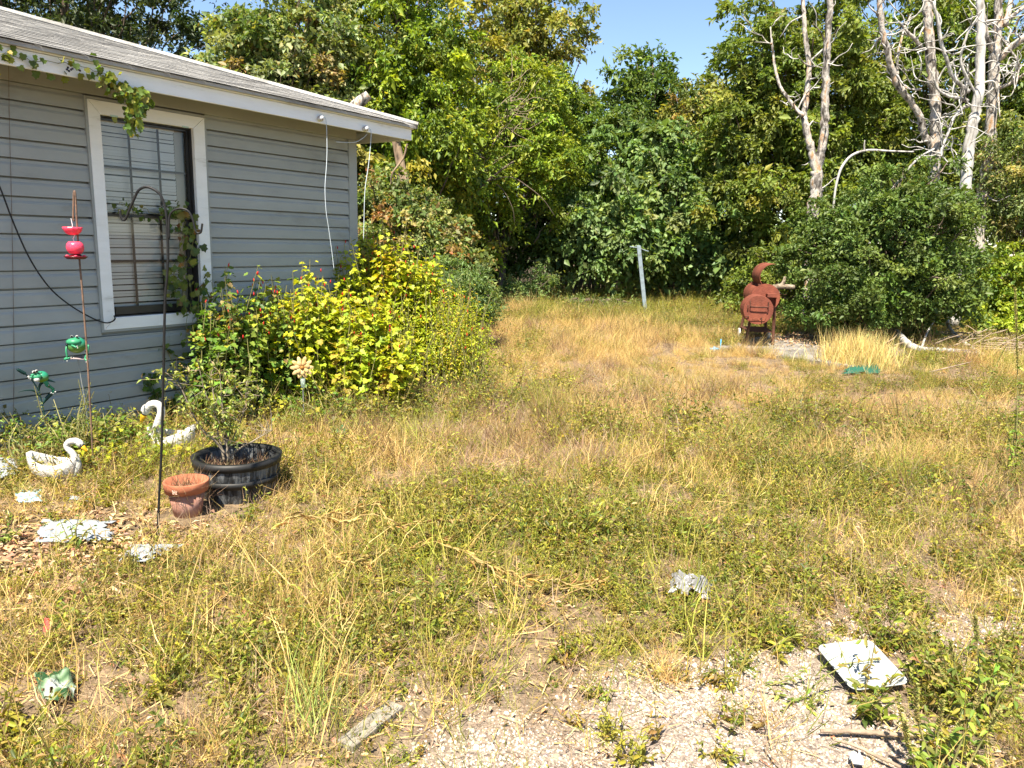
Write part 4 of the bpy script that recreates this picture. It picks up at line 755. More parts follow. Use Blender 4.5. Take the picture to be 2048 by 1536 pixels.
dead('dead_tree', 'pale dead trunk forking in a V behind the smoker', 15.6, [
  ([(690, 2070), (700, 1800), (702, 1517), (716, 1330), (738, 1200), (738, 1080)], [100, 84, 76, 74, 72, 66], 0),
  ([(735, 1090), (702, 950), (668, 800), (655, 720), (676, 600), (690, 420), (668, 250), (656, 100), (646, -60)], [50, 46, 42, 38, 34, 32, 28, 24, 20], .3),
  ([(738, 1095), (768, 950), (785, 800), (792, 600), (800, 400), (806, 250), (820, 100), (826, -60)], [56, 52, 48, 46, 42, 38, 36, 32], -.2),
  ([(652, 735), (600, 680), (540, 600), (500, 530), (470, 400), (455, 280), (445, 170)], [26, 22, 20, 18, 16, 13, 5], .5),
  ([(455, 282), (420, 262), (390, 220)], [8, 6, 3], .2), ([(456, 276), (400, 268), (345, 265)], [8, 5, 2], 0), ([(690, 420), (650, 390), (620, 345)], [12, 8, 4], -.2), ([(690, 420), (735, 420), (780, 432)], [9, 7, 4], -.1), ([(790, 262), (760, 200), (720, 150)], [10, 7, 3], -.3)], 41, twigs=24, group=DG)
dead('dead_tree', 'dead tree with a long crooked limb reaching up-left', 15.2, [
  ([(1500, 2000), (1492, 1520), (1482, 1200), (1482, 950), (1490, 700), (1470, 500), (1452, 300), (1442, 100), (1440, -60)], [80, 70, 66, 64, 60, 58, 54, 50, 46], 0),
  ([(1475, 930), (1412, 840), (1390, 740), (1330, 640), (1250, 540), (1210, 430), (1180, 300), (1150, 180), (1130, -40)], [44, 42, 40, 38, 38, 36, 34, 32, 28], -.4),
  ([(1400, 300), (1360, 250), (1300, 190), (1260, 140)], [26, 22, 18, 10], -.2), ([(1400, 565), (1340, 565), (1270, 545)], [14, 12, 8], .1),
  ([(1250, 480), (1250, 350), (1280, 220), (1300, 160), (1340, 80)], [14, 13, 12, 10, 5], .3)], 42, twigs=52, group=DG)
dead('dead_tree', 'smooth barkless leaning dead trunk, palest of the dead trees', 14.8, [
  ([(1600, 2060), (1630, 1800), (1655, 1500), (1680, 1150), (1705, 900), (1740, 700), (1768, 500), (1772, 200), (1772, -60)], [84, 76, 70, 66, 64, 60, 54, 48, 42], 0),
  ([(1700, 580), (1640, 530), (1595, 480), (1560, 380), (1520, 250), (1500, 120), (1470, 10)], [26, 24, 22, 22, 20, 18, 14], -.3),
  ([(1690, 640), (1640, 620), (1560, 605), (1500, 560), (1480, 500)], [22, 20, 16, 13, 8], -.3),
  ([(1700, 660), (1620, 720), (1560, 860), (1525, 960), (1560, 1020), (1640, 1090)], [20, 18, 16, 12, 8, 5], -.4),
  ([(1745, 600), (1650, 400), (1680, 240), (1740, 130), (1790, 60)], [16, 15, 13, 11, 7], -.3)], 43, 'palewood', twigs=70, group=DG)
dead('dead_tree', 'grey rough-barked dead tree at far right with spreading limbs', 15.6, [
  ([(1720, 2060), (1745, 1750), (1765, 1400), (1795, 1150), (1832, 900), (1850, 600), (1855, 400), (1880, 250), (1892, -60)], [88, 80, 70, 66, 62, 58, 56, 50, 44], 0),
  ([(1862, 390), (1950, 310), (2060, 225)], [44, 40, 34], -.2), ([(1862, 200), (1960, 110), (2080, 20)], [26, 22, 18], .3), ([(1890, 560), (2000, 505), (2050, 465)], [20, 18, 12], -.3),
  ([(1850, 330), (1810, 220), (1790, 100), (1760, -40)], [34, 30, 26, 22], -.3), ([(1880, 200), (1950, 300), (2012, 400), (2000, 520), (1970, 600)], [14, 13, 11, 9, 4], -.5),
  ([(1930, 160), (1950, 60), (1975, -40)], [30, 28, 26], .2), ([(1890, 470), (1885, 600), (1895, 740)], [14, 12, 5], -.3)], 44, twigs=56, group=DG)
tag(MB().tube(smooth_path(atp([r5(*q) for q in [(838, 1400), (850, 1240), (870, 1130), (900, 1050), (960, 982), (1060, 950), (1200, 955), (1350, 960)]], 14.3), 6), [.018, .022, .024, .024, .02, .012], 7).tube(smooth_path(atp([r5(*q) for q in [(1040, 955), (1038, 920), (1042, 885)]], 14.3), 4), [.018, .015, .006], 6).build('fallen_branch', M['palewood'], None, True), 'arched bare branch hooking over between the dead trunks', 'branch')
tag(MB().tube(smooth_path(atp([r5(*q) for q in [(1080, 1330), (1120, 1250), (1200, 1210), (1280, 1110), (1380, 1000), (1480, 940)]], 14.1), 6), [.012, .02, .022, .02, .015], 7).build('fallen_branch', M['palewood'], None, True), 'curved bare branch rising out of the evergreen bush', 'branch')
# limbs seen among the left trees (region 700..1500 x 0..640, scale 2.4)
def r6(X, Y): return (700+X/2.4, Y/2.4)
M['tanbark'] = noisy('tan_trunk', [(.34, (.06, .04, .03)), (.5, (.24, .17, .11)), (.7, (.38, .29, .19))], 7, .9, 8, stretch=(1, 1, .3), bump=.6)  # tan bark, dark brown where the noise is low
def limbthing(pts, Y, w, m, label, name='broken_limb', cat='tree limb'):
    P = smooth_path(atp([r6(*q) for q in pts], Y), 6); rr_ = np.array(w)/2.4/2*Y/F; tag(MB().tube(P, rr_, 9).build(name, M[m], None, True), label, cat)
limbthing([(330, 1200), (300, 1020), (270, 900), (245, 800), (225, 700), (200, 620)], 15.6, [60, 54, 46, 44, 40, 34], 'tanbark', 'stout tan trunk leaning in the vines below the roof corner', 'vine_covered_trunk', 'trunk')
limbthing([(-40, 620), (20, 520), (60, 480), (90, 455)], 14.6, [62, 58, 50, 40], 'deadbark', 'broken snag poking up over the roof edge', 'broken_snag', 'tree limb')
limbthing([(430, 1130), (460, 1040), (550, 980), (650, 880), (720, 820), (785, 775)], 17.4, [12, 12, 11, 11, 10, 8], 'bark', 'straight dead limb leaning right at the centre, lower one')
limbthing([(440, 1010), (520, 930), (600, 885), (690, 880), (740, 920), (780, 1000), (790, 1070)], 17.6, [7, 7, 6, 5, 4, 3, 2], 'bark', 'thin dead limb arching over and drooping at the centre')
limbthing([(660, 870), (770, 850), (860, 900), (930, 960), (985, 1040)], 17.6, [4, 5, 4, 3, 2], 'bark', 'pale twig drooping toward the dark gap in the trees')
limbthing([(275, 690), (255, 760), (205, 830), (195, 890)], 13.2, [9, 9, 8, 5], 'tanbark', 'bent vine stem hanging below the roof corner', 'hanging_vine', 'vine')
limbthing([(330, 860), (420, 700), (470, 630), (460, 590), (520, 520)], 17.4, [18, 22, 22, 18, 14], 'tanbark', 'twisted brown limb inside the yellow-green tree')
rng = np.random.default_rng(5); b = MB()
for i in range(46):
    s = rng.random(); q = at(*r6(600+200*s+rng.normal()*30, 820-380*s+rng.normal()*40), 17.6+rng.normal()*.3); d = nrm(np.array([rng.normal()*.6+.5, rng.normal()*.4, rng.normal()*.5+.3])); P = [q]
    for j in range(4): d = nrm(d+rng.normal(size=3)*.25); P.append(P[-1]+d*rng.uniform(.12, .35))
    b.tube(P, [.007, .005, .002], 4)
tag(b.build('bare_twigs', M['stick'], None, True), 'spray of fine bare grey twigs before the centre tree', 'twigs', kind='stuff')

# ================================================================== TURKS-CAP BUSHES AND OTHER PLANTS BY THE HOUSE
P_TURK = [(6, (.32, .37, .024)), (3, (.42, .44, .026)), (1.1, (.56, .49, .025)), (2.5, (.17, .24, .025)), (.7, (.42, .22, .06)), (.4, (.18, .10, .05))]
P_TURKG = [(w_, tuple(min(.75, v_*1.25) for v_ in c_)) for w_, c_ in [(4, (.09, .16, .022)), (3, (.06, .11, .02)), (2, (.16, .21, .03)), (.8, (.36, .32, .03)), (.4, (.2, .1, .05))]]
def stems_bush(name, label, cat, stems, seed, palette, L, nleaf, tm='lobed', flowers=0, group=None, spread=.09, wf=.95, size_top=.55, lowbare=.28, lm='leaf'):
    """stems: list of (x,y,height,leanx,leany)"""
    rng = np.random.default_rng(seed); bx, by = stems[0][0], stems[0][1]; o = empty(name, (float(bx), float(by), 0), 0, label, cat, group)
    st = MB(); P = []; D = []; Nn = []; Ls = []; fl = []
    for (x, y, h, lx, ly) in stems:
        p0 = np.array([x-bx, y-by, 0]); p1 = p0+np.array([lx, ly, h]); mid = (p0+p1)/2+np.array([rng.normal()*.05, rng.normal()*.05, .03])
        path = smooth_path([p0, mid, p1], 4); st.tube(path, np.linspace(.0065, .0025, len(path)), 4, cap=False)
        k = max(4, int(nleaf*h)); t = lowbare*rng.random(k)*.8+(1-lowbare)*rng.random(k)**.8*1.0+lowbare*.2; t = np.clip(t, .06, 1)
        pos = np.stack([np.interp(t, np.linspace(0, 1, len(path)), path[:, i]) for i in range(3)], 1); a = rng.random(k)*2*PI; rad = spread*rng.uniform(.3, 1.3, k)*(1.15-.6*t)
        outd = np.stack([np.cos(a), np.sin(a), np.zeros(k)], 1); P.append(pos+outd*rad[:, None]+np.array([0, 0, .02])); D.append(outd+np.array([0, 0, -.35])+rv(rng, k)*.35); Nn.append(np.array([0, 0, 1.0])+outd*.35+rv(rng, k)*.35); Ls.append(L*rng.uniform(.6, 1.25, k)*(1-(1-size_top)*t))
        if flowers and rng.random() < flowers:
            for _ in range(rng.integers(1, 4)): tt = rng.uniform(.7, 1.02); fl.append(p0+(p1-p0)*tt+rng.normal(size=3)*.04)
    sid = np.concatenate([np.full(len(q), i) for i, q in enumerate(P)]); P, D, Nn, Ls = map(np.concatenate, (P, D, Nn, Ls)); c = .55*pal(rng, palette, len(P), .18)+.45*pal(rng, palette, len(stems), .1)[sid]
    link('leaves', fast_mesh('leaves', [scatter(tm, P, D, Nn, Ls, Ls*wf, c)], M[lm]), None, o); st.build('stems', M['greenstem'], o)
    for q in fl:
        b = MB(); b.tube([q, q+np.array([0, 0, .018]), q+np.array([rng.normal()*.004, 0, .034])], [.004, .0065, .002], 6); b.build('flower', M['redflower'], o, True)
    return o
M['redflower'] = mat('red_flower', (.45, .015, .012), .6)
rng = np.random.default_rng(50)
def blob_stems(n, cpx, rx, ry, h0, h1, lean=.12, hfun=None):
    c = gp(*cpx); out = []
    for _ in range(n):
        a = rng.random()*2*PI; r = math.sqrt(rng.random()); x, y = c[0]+rx*r*math.cos(a), c[1]+ry*r*math.sin(a)
        if np.dot(np.array([x, y, 0])-HO, NO) < .10 and np.dot(np.array([x, y, 0])-HO, U) < 3.75:
            x += NO[0]*.5; y += NO[1]*.5
            if np.dot(np.array([x, y, 0])-HO, NO) < .08: continue
        h = rng.uniform(h0, h1)*(1-.30*r**2); out.append((x, y, h, rng.normal()*lean, rng.normal()*lean))
    return out
TG = 'leafy bushes along the house wall'
stems_bush('turks_cap_bush', 'tall yellowing bush with red buds at the house corner', 'bush', blob_stems(130, (745, 765), .95, .66, 1.35, 1.95), 51, P_TURK, .088, 56, flowers=.55, group=TG)
stems_bush('turks_cap_bush', 'bright yellow-green bush behind the daisy ornament', 'bush', blob_stems(95, (590, 805), .62, .42, 1.0, 1.5), 52, P_TURK, .088, 56, flowers=.45, group=TG)
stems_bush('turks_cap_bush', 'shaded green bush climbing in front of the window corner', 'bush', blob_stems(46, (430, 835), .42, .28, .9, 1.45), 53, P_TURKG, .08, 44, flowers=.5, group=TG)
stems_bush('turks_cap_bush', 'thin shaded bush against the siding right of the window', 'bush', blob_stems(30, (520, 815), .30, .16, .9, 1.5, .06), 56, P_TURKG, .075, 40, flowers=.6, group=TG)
stems_bush('turks_cap_bush', 'middle section of the yellow bush, right of the daisy ornament', 'bush', blob_stems(75, (715, 822), .55, .30, .75, 1.2), 66, P_TURK, .09, 46, flowers=.3, group=TG)
stems_bush('feathery_bush', 'feathery green bush at the right end of the yellow bush', 'bush', blob_stems(120, (880, 785), .48, .50, .85, 1.35), 54, P_TURK+[(8, (.26, .35, .03))], .055, 75, tm='kite', wf=.35, flowers=.1, group=TG, spread=.13)
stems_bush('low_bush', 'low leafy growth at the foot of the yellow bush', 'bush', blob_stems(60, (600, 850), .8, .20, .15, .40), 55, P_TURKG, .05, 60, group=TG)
stems_bush('low_bush', 'low green growth around the large swan', 'bush', blob_stems(40, (290, 925), .42, .16, .07, .17), 57, P_TURK, .055, 80, group=TG)
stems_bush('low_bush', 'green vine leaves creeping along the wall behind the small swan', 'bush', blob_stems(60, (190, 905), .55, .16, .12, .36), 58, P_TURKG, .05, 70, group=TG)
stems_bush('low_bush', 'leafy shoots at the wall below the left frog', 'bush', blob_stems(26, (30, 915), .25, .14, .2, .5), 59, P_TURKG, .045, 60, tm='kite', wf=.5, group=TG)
# tall lacy weed before the round frog
stems_bush('weed', 'lacy seeding weed standing before the round frog stake', 'weed', [(gp(155, 925)[0]+rng.normal()*.05, gp(155, 925)[1]+rng.normal()*.05, rng.uniform(.3, .62), rng.normal()*.12, rng.normal()*.05) for _ in range(12)], 60, [(3, (.30, .30, .10)), (2, (.16, .18, .04))], .022, 90, tm='kite', wf=.4, spread=.03)
# vines : fascia, window
P_IVY = [(4, (.07, .12, .022)), (2, (.12, .17, .03)), (1, (.22, .22, .04))]
def vine(name, label, paths, off, n, L, seed, palette=P_IVY, jit=.035, tm='lobed', stem=.0025, z_on_ground=False):
    rng = np.random.default_rng(seed); o = empty(name, (0, 0, 0), 0, label, 'vine'); b = MB(); P = []
    for pts in paths:
        W_ = smooth_path([onwall(x, y, off) for x, y in pts], 5); W_ = W_+rng.normal(size=W_.shape)*.008; b.tube(W_, stem, 4, cap=False); t = rng.random(int(n*len(pts)))*(len(W_)-1.001); i = t.astype(int); f = (t-i)[:, None]; P.append(W_[i]*(1-f)+W_[i+1]*f+rng.normal(size=(len(t), 3))*jit)
    P = np.concatenate(P); k = len(P); out = NO[None, :]+rv(rng, k)*.45; D = np.array([0, 0, -.9])+rv(rng, k)*.55; Ls = L*rng.uniform(.5, 1.2, k)
    P = P-np.minimum(0, (P-HO) @ NO-.035)[:, None]*NO
    org = P.mean(0); o.location = org.tolist()
    link('leaves', fast_mesh('leaves', [scatter(tm, P-org, D, out, Ls, Ls*.95, pal(rng, palette, k))], M['leaf']), None, o)
    s = b.build('stems', M['greenstem'], o); s.location = (-org).tolist(); return o
vf = vine('vine', 'grapevine trailing along the fascia and dangling before the window', [[(-40, 100), (20, 112), (80, 122), (140, 128), (200, 145), (235, 160), (275, 180)], [(200, 145), (215, 165), (250, 172), (285, 190)], [(262, 180), (266, 215), (268, 240)], [(250, 175), (262, 205), (275, 235), (290, 262)], [(262, 205), (264, 235), (259, 258)], [(280, 180), (287, 200), (284, 215)]],   .51, 10, .050, 61, [(4, (.10, .15, .025)), (3, (.18, .22, .03)), (1.5, (.30, .30, .06))])
b = MB(); 
for (x, y) in ((134, 139), (138, 142), (142, 139), (145, 137), (136, 135), (157, 139), (160, 141)):
    b.ball(onwall(x, y, .53)-np.array(vf.location), .008, 7, 5)
b.build('berries', mat('dark_berries', (.012, .008, .02), .35), vf, True)['kind'] = 'stuff'
vine('vine', 'maple-leaved vine climbing the right side of the window', [[(375, 690), (372, 620), (368, 560), (362, 510), (365, 470), (370, 440), (352, 425), (330, 420)], [(400, 690), (395, 640), (385, 590), (372, 540), (384, 500), (390, 450)], [(420, 690), (405, 620), (410, 570), (425, 560)], [(350, 590), (345, 560), (352, 540)]], .09, 9, .062, 62, [(4, (.12, .16, .035)), (2, (.20, .22, .06)), (1, (.07, .11, .02)), (.8, (.26, .15, .06))], .05)
vine('vine', 'thin vine tendrils creeping across the window meeting rail', [[(235, 405), (250, 412), (270, 425), (290, 418), (310, 430), (340, 420), (360, 415)]], .06, 5, .04, 63)
vine('vine', 'dark ivy shoot climbing the siding behind the large swan', [[(330, 850), (325, 820), (318, 800), (300, 770), (293, 745)], [(345, 850), (340, 815), (352, 790)]], .07, 9, .055, 64, [(3, (.06, .11, .025)), (1, (.10, .16, .03))])
vine('vine', 'trailing bramble on the wall at the left edge', [[(60, 905), (45, 880), (30, 850), (18, 830), (5, 840)], [(0, 900), (8, 870), (15, 850)]], .07, 9, .035, 65, [(3, (.07, .10, .025)), (1, (.16, .13, .05))], tm='kite')
# shrub in the barrel
rng = np.random.default_rng(70); shb = empty('potted_shrub', (-1.80, 4.73, .16), 0, 'straggly half-dead shrub growing in the black barrel', 'shrub'); b = MB(); tips = []
def b5(X, Y, Yd=4.74): return at(230+X/5.486, 780+Y/5.486, Yd)-np.array([-1.80, 4.73, .16])
main = [[(1240, 790), (1230, 600), (1215, 450), (1195, 300), (1175, 150), (1165, 0), (1150, -200)], [(1200, 780), (1170, 640), (1130, 480), (1100, 300), (1085, 100), (1050, -160)], [(1210, 700), (1100, 560), (1000, 480), (900, 350), (850, 250), (790, 120), (740, 10), (660, -110), (620, -170)],
        [(1270, 720), (1370, 640), (1480, 580), (1600, 510), (1720, 440)], [(1230, 700), (1250, 500), (1270, 350), (1290, 180), (1310, 0), (1330, -180)], [(1215, 600), (1170, 420), (1060, 180), (980, 0), (930, -220)], [(1240, 650), (1330, 450), (1400, 280), (1430, 100), (1440, -60)]]
for i, l in enumerate(main):
    P = smooth_path([b5(x, y, 4.74+.12*math.sin(i*2.1)*j/len(l)) for j, (x, y) in enumerate(l)], 5); b.tube(P, np.linspace(.0085 if i < 4 else .0055, .0022, len(P)), 6); tips += [(q, i) for q in P[6:]]
TP = []
for _ in range(130):
    q, i = tips[rng.integers(len(tips))]; d = nrm(rng.normal(size=3)*np.array([.8, .6, .5])+np.array([0, 0, .5])); l = rng.uniform(.06, .22); P = [q, q+d*l*.5+rng.normal(size=3)*.01, q+d*l]; b.tube(P, [.0026, .0018, .001], 4, cap=False)
    if i != 3: TP += [P[1]+(P[2]-P[1])*rng.random()+rng.normal(size=3)*.010 for _ in range(9)]
b.build('stems', noisy('shrub_bark', [(.36, (.10, .08, .055)), (.6, (.28, .235, .18))], 14, .9), shb, True)
TP = np.array(TP); k = len(TP); link('leaves', fast_mesh('leaves', [scatter('kite', TP, rv(rng, k)+np.array([0, 0, -.3]), rv(rng, k)*.5+np.array([0, 0, .8]), .038*rng.uniform(.6, 1.3, k), .014, pal(rng, [(4, (.22, .27, .06)), (2, (.32, .36, .07)), (1, (.12, .16, .04)), (.7, (.36, .26, .12))], k))], M['leaf']), None, shb)
# dead stems in the two pots
def pot_stems(loc, r, n, h, label, seed):
    rng = np.random.default_rng(seed); a = rng.random(n)*2*PI; q = r*np.sqrt(rng.random(n)); P = np.stack([q*np.cos(a), q*np.sin(a), np.zeros(n)], 1); D = rv(rng, n)*.55+np.array([0, 0, .9]); L_ = h*rng.uniform(.4, 1.3, n)
    o = link('dried_plant', fast_mesh('dried_plant', [scatter('blade', P, D, rv(rng, n), L_, .0028, pal(rng, [(3, (.22, .14, .085)), (2, (.38, .28, .16)), (1.5, (.09, .06, .04))], n))], M['dry'])); o.location = loc; tag(o, label, 'dead plant')
pot_stems((pot.location.x, pot.location.y,   .074), .085, 420, .20, 'dead brown stems filling the terracotta pot', 71)
pot_stems((-1.772, 4.735, .16), .22, 520, .085, 'dry dead stems scattered over the soil in the barrel', 72)

# ================================================================== GROUND COVER
SLAB = [A_, B_, C_, D_]
def in_poly(x, y, poly, grow=0):
    c = np.mean(poly, 0); ok = np.ones(len(x), bool)
    for i in range(4):
        a = np.array(poly[i]); b = np.array(poly[(i+1) % 4]); a = c+(a-c)*(1+grow); b = c+(b-c)*(1+grow); ok &= ((b[0]-a[0])*(y-a[1])-(b[1]-a[1])*(x-a[0])) > 0
    return ok
OBST = [(-1.772, 4.735, .31), (-1.74, 4.62, .27), (pot.location.x, pot.location.y, .15), (pot.location.x, pot.location.y-.06, .13), (tc_[0], tc_[1], .185), (S0[0]+.1, S0[1]+.4, .5), (gp(104, 962)[0], gp(104, 962)[1]+.06, .13)]
def allowed(x, y, slab_keep=None, rng=None):
    k = ((x-HO[0])*NO[0]+(y-HO[1])*NO[1] > .04) | ((x-HO[0])*U[0]+(y-HO[1])*U[1] > 3.75)
    k &= ~in_poly(x, y, SLAB, -.04)
    for ox, oy, r in OBST: k &= (x-ox)**2+(y-oy)**2 > r*r
    return k
def gau(x, y, px, py, rx, ry=None):
    c = gp(px, py); ry = ry or rx; return np.exp(-((x-c[0])/rx)**2-((y-c[1])/ry)**2)
def f_bare(x, y): return np.clip(1.2*gau(x, y, 130, 1075, .65, .42)+.6*gau(x, y, 30, 1130, .4, .4)+.5*gau(x, y, 330, 1390, .5, .12)+.5*gau(x, y, 560, 930, .4, .25)+1.0*gravel_mask(x, y)*(.55+.6*fbm(x*3, y*3, 77)), 0, 1)
def f_gold(x, y):
    g = .40+1.0*gau(x, y, 1180, 690, 2.6, 3.2)+.9*gau(x, y, 1450, 810, 1.6, .9)+.8*gau(x, y, 1750, 800, 1.2, .6)+.5*gau(x, y, 950, 900, 1.0, .8)+.5*gau(x, y, 330, 1050, .7, .4)+.6*gau(x, y, 600, 1290, .35, .3)+.5*gau(x, y, 430, 1480, .4, .2)
    return np.clip(g+1.6*(fbm(x*.9, y*.9, 31)-.5)+1.0*(fbm(x*2.6, y*2.6, 35)-.5), .04, 1.25)
def f_green(x, y):
    g = .44+.55*gau(x, y, 700, 1200, 1.1, .8)+.5*gau(x, y, 1500, 980, 1.3, .7)+.5*gau(x, y, 1850, 780, 1.6, .5)+.4*gau(x, y, 1150, 1130, .9, .5)+.45*gau(x, y, 1350, 640, 5, 2.0)+.5*gau(x, y, 100, 1280, .6, .4)+.4*gau(x, y, 1950, 1350, .5, .6)-.75*gau(x, y, 1180, 690, 2.6, 2.6)-.4*gau(x, y, 1450, 810, 1.5, .9)-.5*gau(x, y, 950, 890, .9, .7)
    return np.clip(g+1.9*(fbm(x*1.1+9, y*1.1, 51)-.5)+1.0*(fbm(x*3.1, y*3.1, 55)-.5), .03, 1.2)
def polar(rng, n0, r0, r1, p, rref, dens):
    """points with density n0*min(1,(rref/r)^p) per square metre, thinned by dens(x,y) in 0..1.2"""
    rr_ = np.linspace(r0, r1, 800); pdf = rr_*np.minimum(1, (rref/rr_)**p); cdf = np.cumsum(pdf); tot = cdf[-1]*(rr_[1]-rr_[0])*1.76*n0; n = int(tot)
    r = np.interp(rng.random(n), cdf/cdf[-1], rr_); a = (rng.random(n)-.5)*1.76; x = r*np.sin(a); y = r*np.cos(a); k = (rng.random(n)*1.2 < dens(x, y)) & allowed(x, y); return x[k], y[k]
P_STRAW = [(4, (.56, .40, .14)), (3, (.70, .54, .23)), (2, (.46, .29, .12)), (1.6, (.19, .115, .06)), (.6, (.42, .38, .10))]
P_WEED = [(4.5, (.14, .18, .022)), (3.5, (.23, .26, .03)), (4.5, (.055, .085, .016)), (2, (.42, .37, .04)), (1.2, (.26, .12, .05)), (.8, (.36, .26, .12))]
P_BROWN = [(4, (.38, .26, .17)), (3, (.54, .41, .28)), (2, (.17, .11, .075))]
def instancer(name, label, cat, x, y, idx, scl, protos, material, rng, tilt=.12):
    """ground cover: one object whose geometry nodes set small plant meshes on its points"""
    cl = bpy.data.collections.new(name+'_plants')
    for i, ch_ in enumerate(protos): cl.objects.link(bpy.data.objects.new('%s_plant_%02d' % (name, i), fast_mesh('%s_plant' % name, ch_, material)))
    n = len(x); me = bpy.data.meshes.new(name); me.vertices.add(n); me.vertices.foreach_set('co', np.stack([x, y, ground_z(x, y)-.004], 1).astype(np.float32).ravel())
    rot = np.stack([rng.normal(size=n)*tilt, rng.normal(size=n)*tilt, rng.random(n)*2*PI], 1).astype(np.float32)
    at_ = me.attributes.new('rot', 'FLOAT_VECTOR', 'POINT'); at_.data.foreach_set('vector', rot.ravel())
    at_ = me.attributes.new('scl', 'FLOAT', 'POINT'); at_.data.foreach_set('value', scl.astype(np.float32))
    at_ = me.attributes.new('idx', 'INT', 'POINT'); at_.data.foreach_set('value', idx.astype(np.int32))
    g_ = bpy.data.node_groups.new(name+'_cover', 'GeometryNodeTree'); g_.interface.new_socket('Geometry', in_out='INPUT', socket_type='NodeSocketGeometry'); g_.interface.new_socket('Geometry', in_out='OUTPUT', socket_type='NodeSocketGeometry')
    N, L = g_.nodes, g_.links; gi = N.new('NodeGroupInput'); go = N.new('NodeGroupOutput'); ip = N.new('GeometryNodeInstanceOnPoints'); ci = N.new('GeometryNodeCollectionInfo')
    ci.inputs['Collection'].default_value = cl; ci.inputs['Separate Children'].default_value = True; ci.inputs['Reset Children'].default_value = True
    L.new(gi.outputs[0], ip.inputs['Points']); L.new(ci.outputs[0], ip.inputs['Instance']); ip.inputs['Pick Instance'].default_value = True
    for nm, dt, sk in (('idx', 'INT', 'Instance Index'), ('rot', 'FLOAT_VECTOR', 'Rotation'), ('scl', 'FLOAT', 'Scale')):
        na = N.new('GeometryNodeInputNamedAttribute'); na.data_type = dt; na.inputs['Name'].default_value = nm; L.new(na.outputs['Attribute'], ip.inputs[sk])
    L.new(ip.outputs[0], go.inputs[0]); o = link(name, me); md = o.modifiers.new('cover', 'NODES'); md.node_group = g_
    return tag(o, label, cat, kind='stuff')
def p_grass(rng, n, R, h0, h1, wid, palette, lean=.45, tufts=6, bend=.12):
    c = rv(rng, tufts)*np.array([R*.6, R*.6, 0]); i = rng.integers(tufts, size=n); P = c[i]+rv(rng, n)*np.array([.022, .022, 0])*(R/.12)**.5
    tl = rv(rng, tufts)*np.array([.25, .25, 0]); D = rv(rng, n)*lean+tl[i]+np.array([0, 0, 1.0]); D[:, 2] = np.abs(D[:, 2])*.8+.15
    hh = rng.uniform(h0, h1, tufts)[i]*rng.uniform(.45, 1.3, n); ct = pal(rng, palette, tufts, .12)[i]; cc = np.clip(.5*ct+.5*pal(rng, palette, n, .14), .01, .9)
    return scatter('blade', P, D, np.cross(D, rv(rng, n)), hh, wid*rng.uniform(.6, 1.4, n), cc)
def p_weed(rng, n, S, K, R, h0, h1, leafL, palette, tm, wf=.40, stemw=.0026, up=.75, stemc=((1, (.24, .18, .07)), (1, (.16, .15, .05)))):
    q = R*np.sqrt(rng.random(n)); a = rng.random(n)*2*PI; base = np.stack([q*np.cos(a), q*np.sin(a), 0*q], 1); h = rng.uniform(h0, h1, n)
    sd = nrm(rv(rng, n, S)*np.array([.5, .5, .2])+np.array([0, 0, up])); sl_ = h[:, None]*rng.uniform(.5, 1.2, (n, S)); t = (np.arange(K)+.6)/K
    bd = rv(rng, n, S)*np.array([.25, .25, .05]); P = base[:, None, None, :]+sd[:, :, None, :]*(sl_[..., None]*t)[..., None]+bd[:, :, None, :]*(sl_[..., None]*t**2)[..., None]
    a = rng.random((n, S, K))*2*PI; od = np.stack([np.cos(a), np.sin(a), rng.normal(size=a.shape)*.4+.05], -1); out = []; pc = pal(rng, palette, n, .12)
    for side in (1, -1):
        D = od*np.array([side, side, 1])+rv(rng, n, S, K)*.35; Nn = np.array([0, 0, .8])+rv(rng, n, S, K)*.5
        Lf = leafL*rng.uniform(.45, 1.3, (n, S, K))*(1.15-.6*t); cc = np.clip(.5*np.repeat(pc, S*K, 0)+.5*pal(rng, palette, n*S*K, .16), .01, .9)
        out.append(scatter(tm, P.reshape(-1, 3), D.reshape(-1, 3), Nn.reshape(-1, 3), Lf.ravel(), Lf.ravel()*wf, cc))
    sp = np.repeat(base[:, None, :], S, 1).reshape(-1, 3); out.append(scatter('strip', sp, (sd+bd*.5).reshape(-1, 3), np.cross(sd, rv(rng, n, S)).reshape(-1, 3), sl_.ravel(), np.full(n*S, stemw), pal(rng, stemc, n*S)))
    return out
nb = lambda x, y: 1-f_bare(x, y)
def f_brown(x, y): return np.clip(.30+1.0*gau(x, y, 950, 890, 1.0, .9)+.7*gau(x, y, 300, 1000, .8, .5)+.4*gau(x, y, 1600, 1180, .8, .3)+.7*(fbm(x*2, y*2, 61)-.5), .05, 1.2)
P_LIME = [(3, (.26, .28, .04)), (2, (.17, .20, .03)), (2, (.42, .37, .08))]
P_WEED2 = [(4, (.22, .23, .03)), (3, (.30, .29, .04)), (2, (.12, .14, .025)), (1.5, (.44, .37, .06)), (1, (.28, .15, .06))]
rng = np.random.default_rng(104)
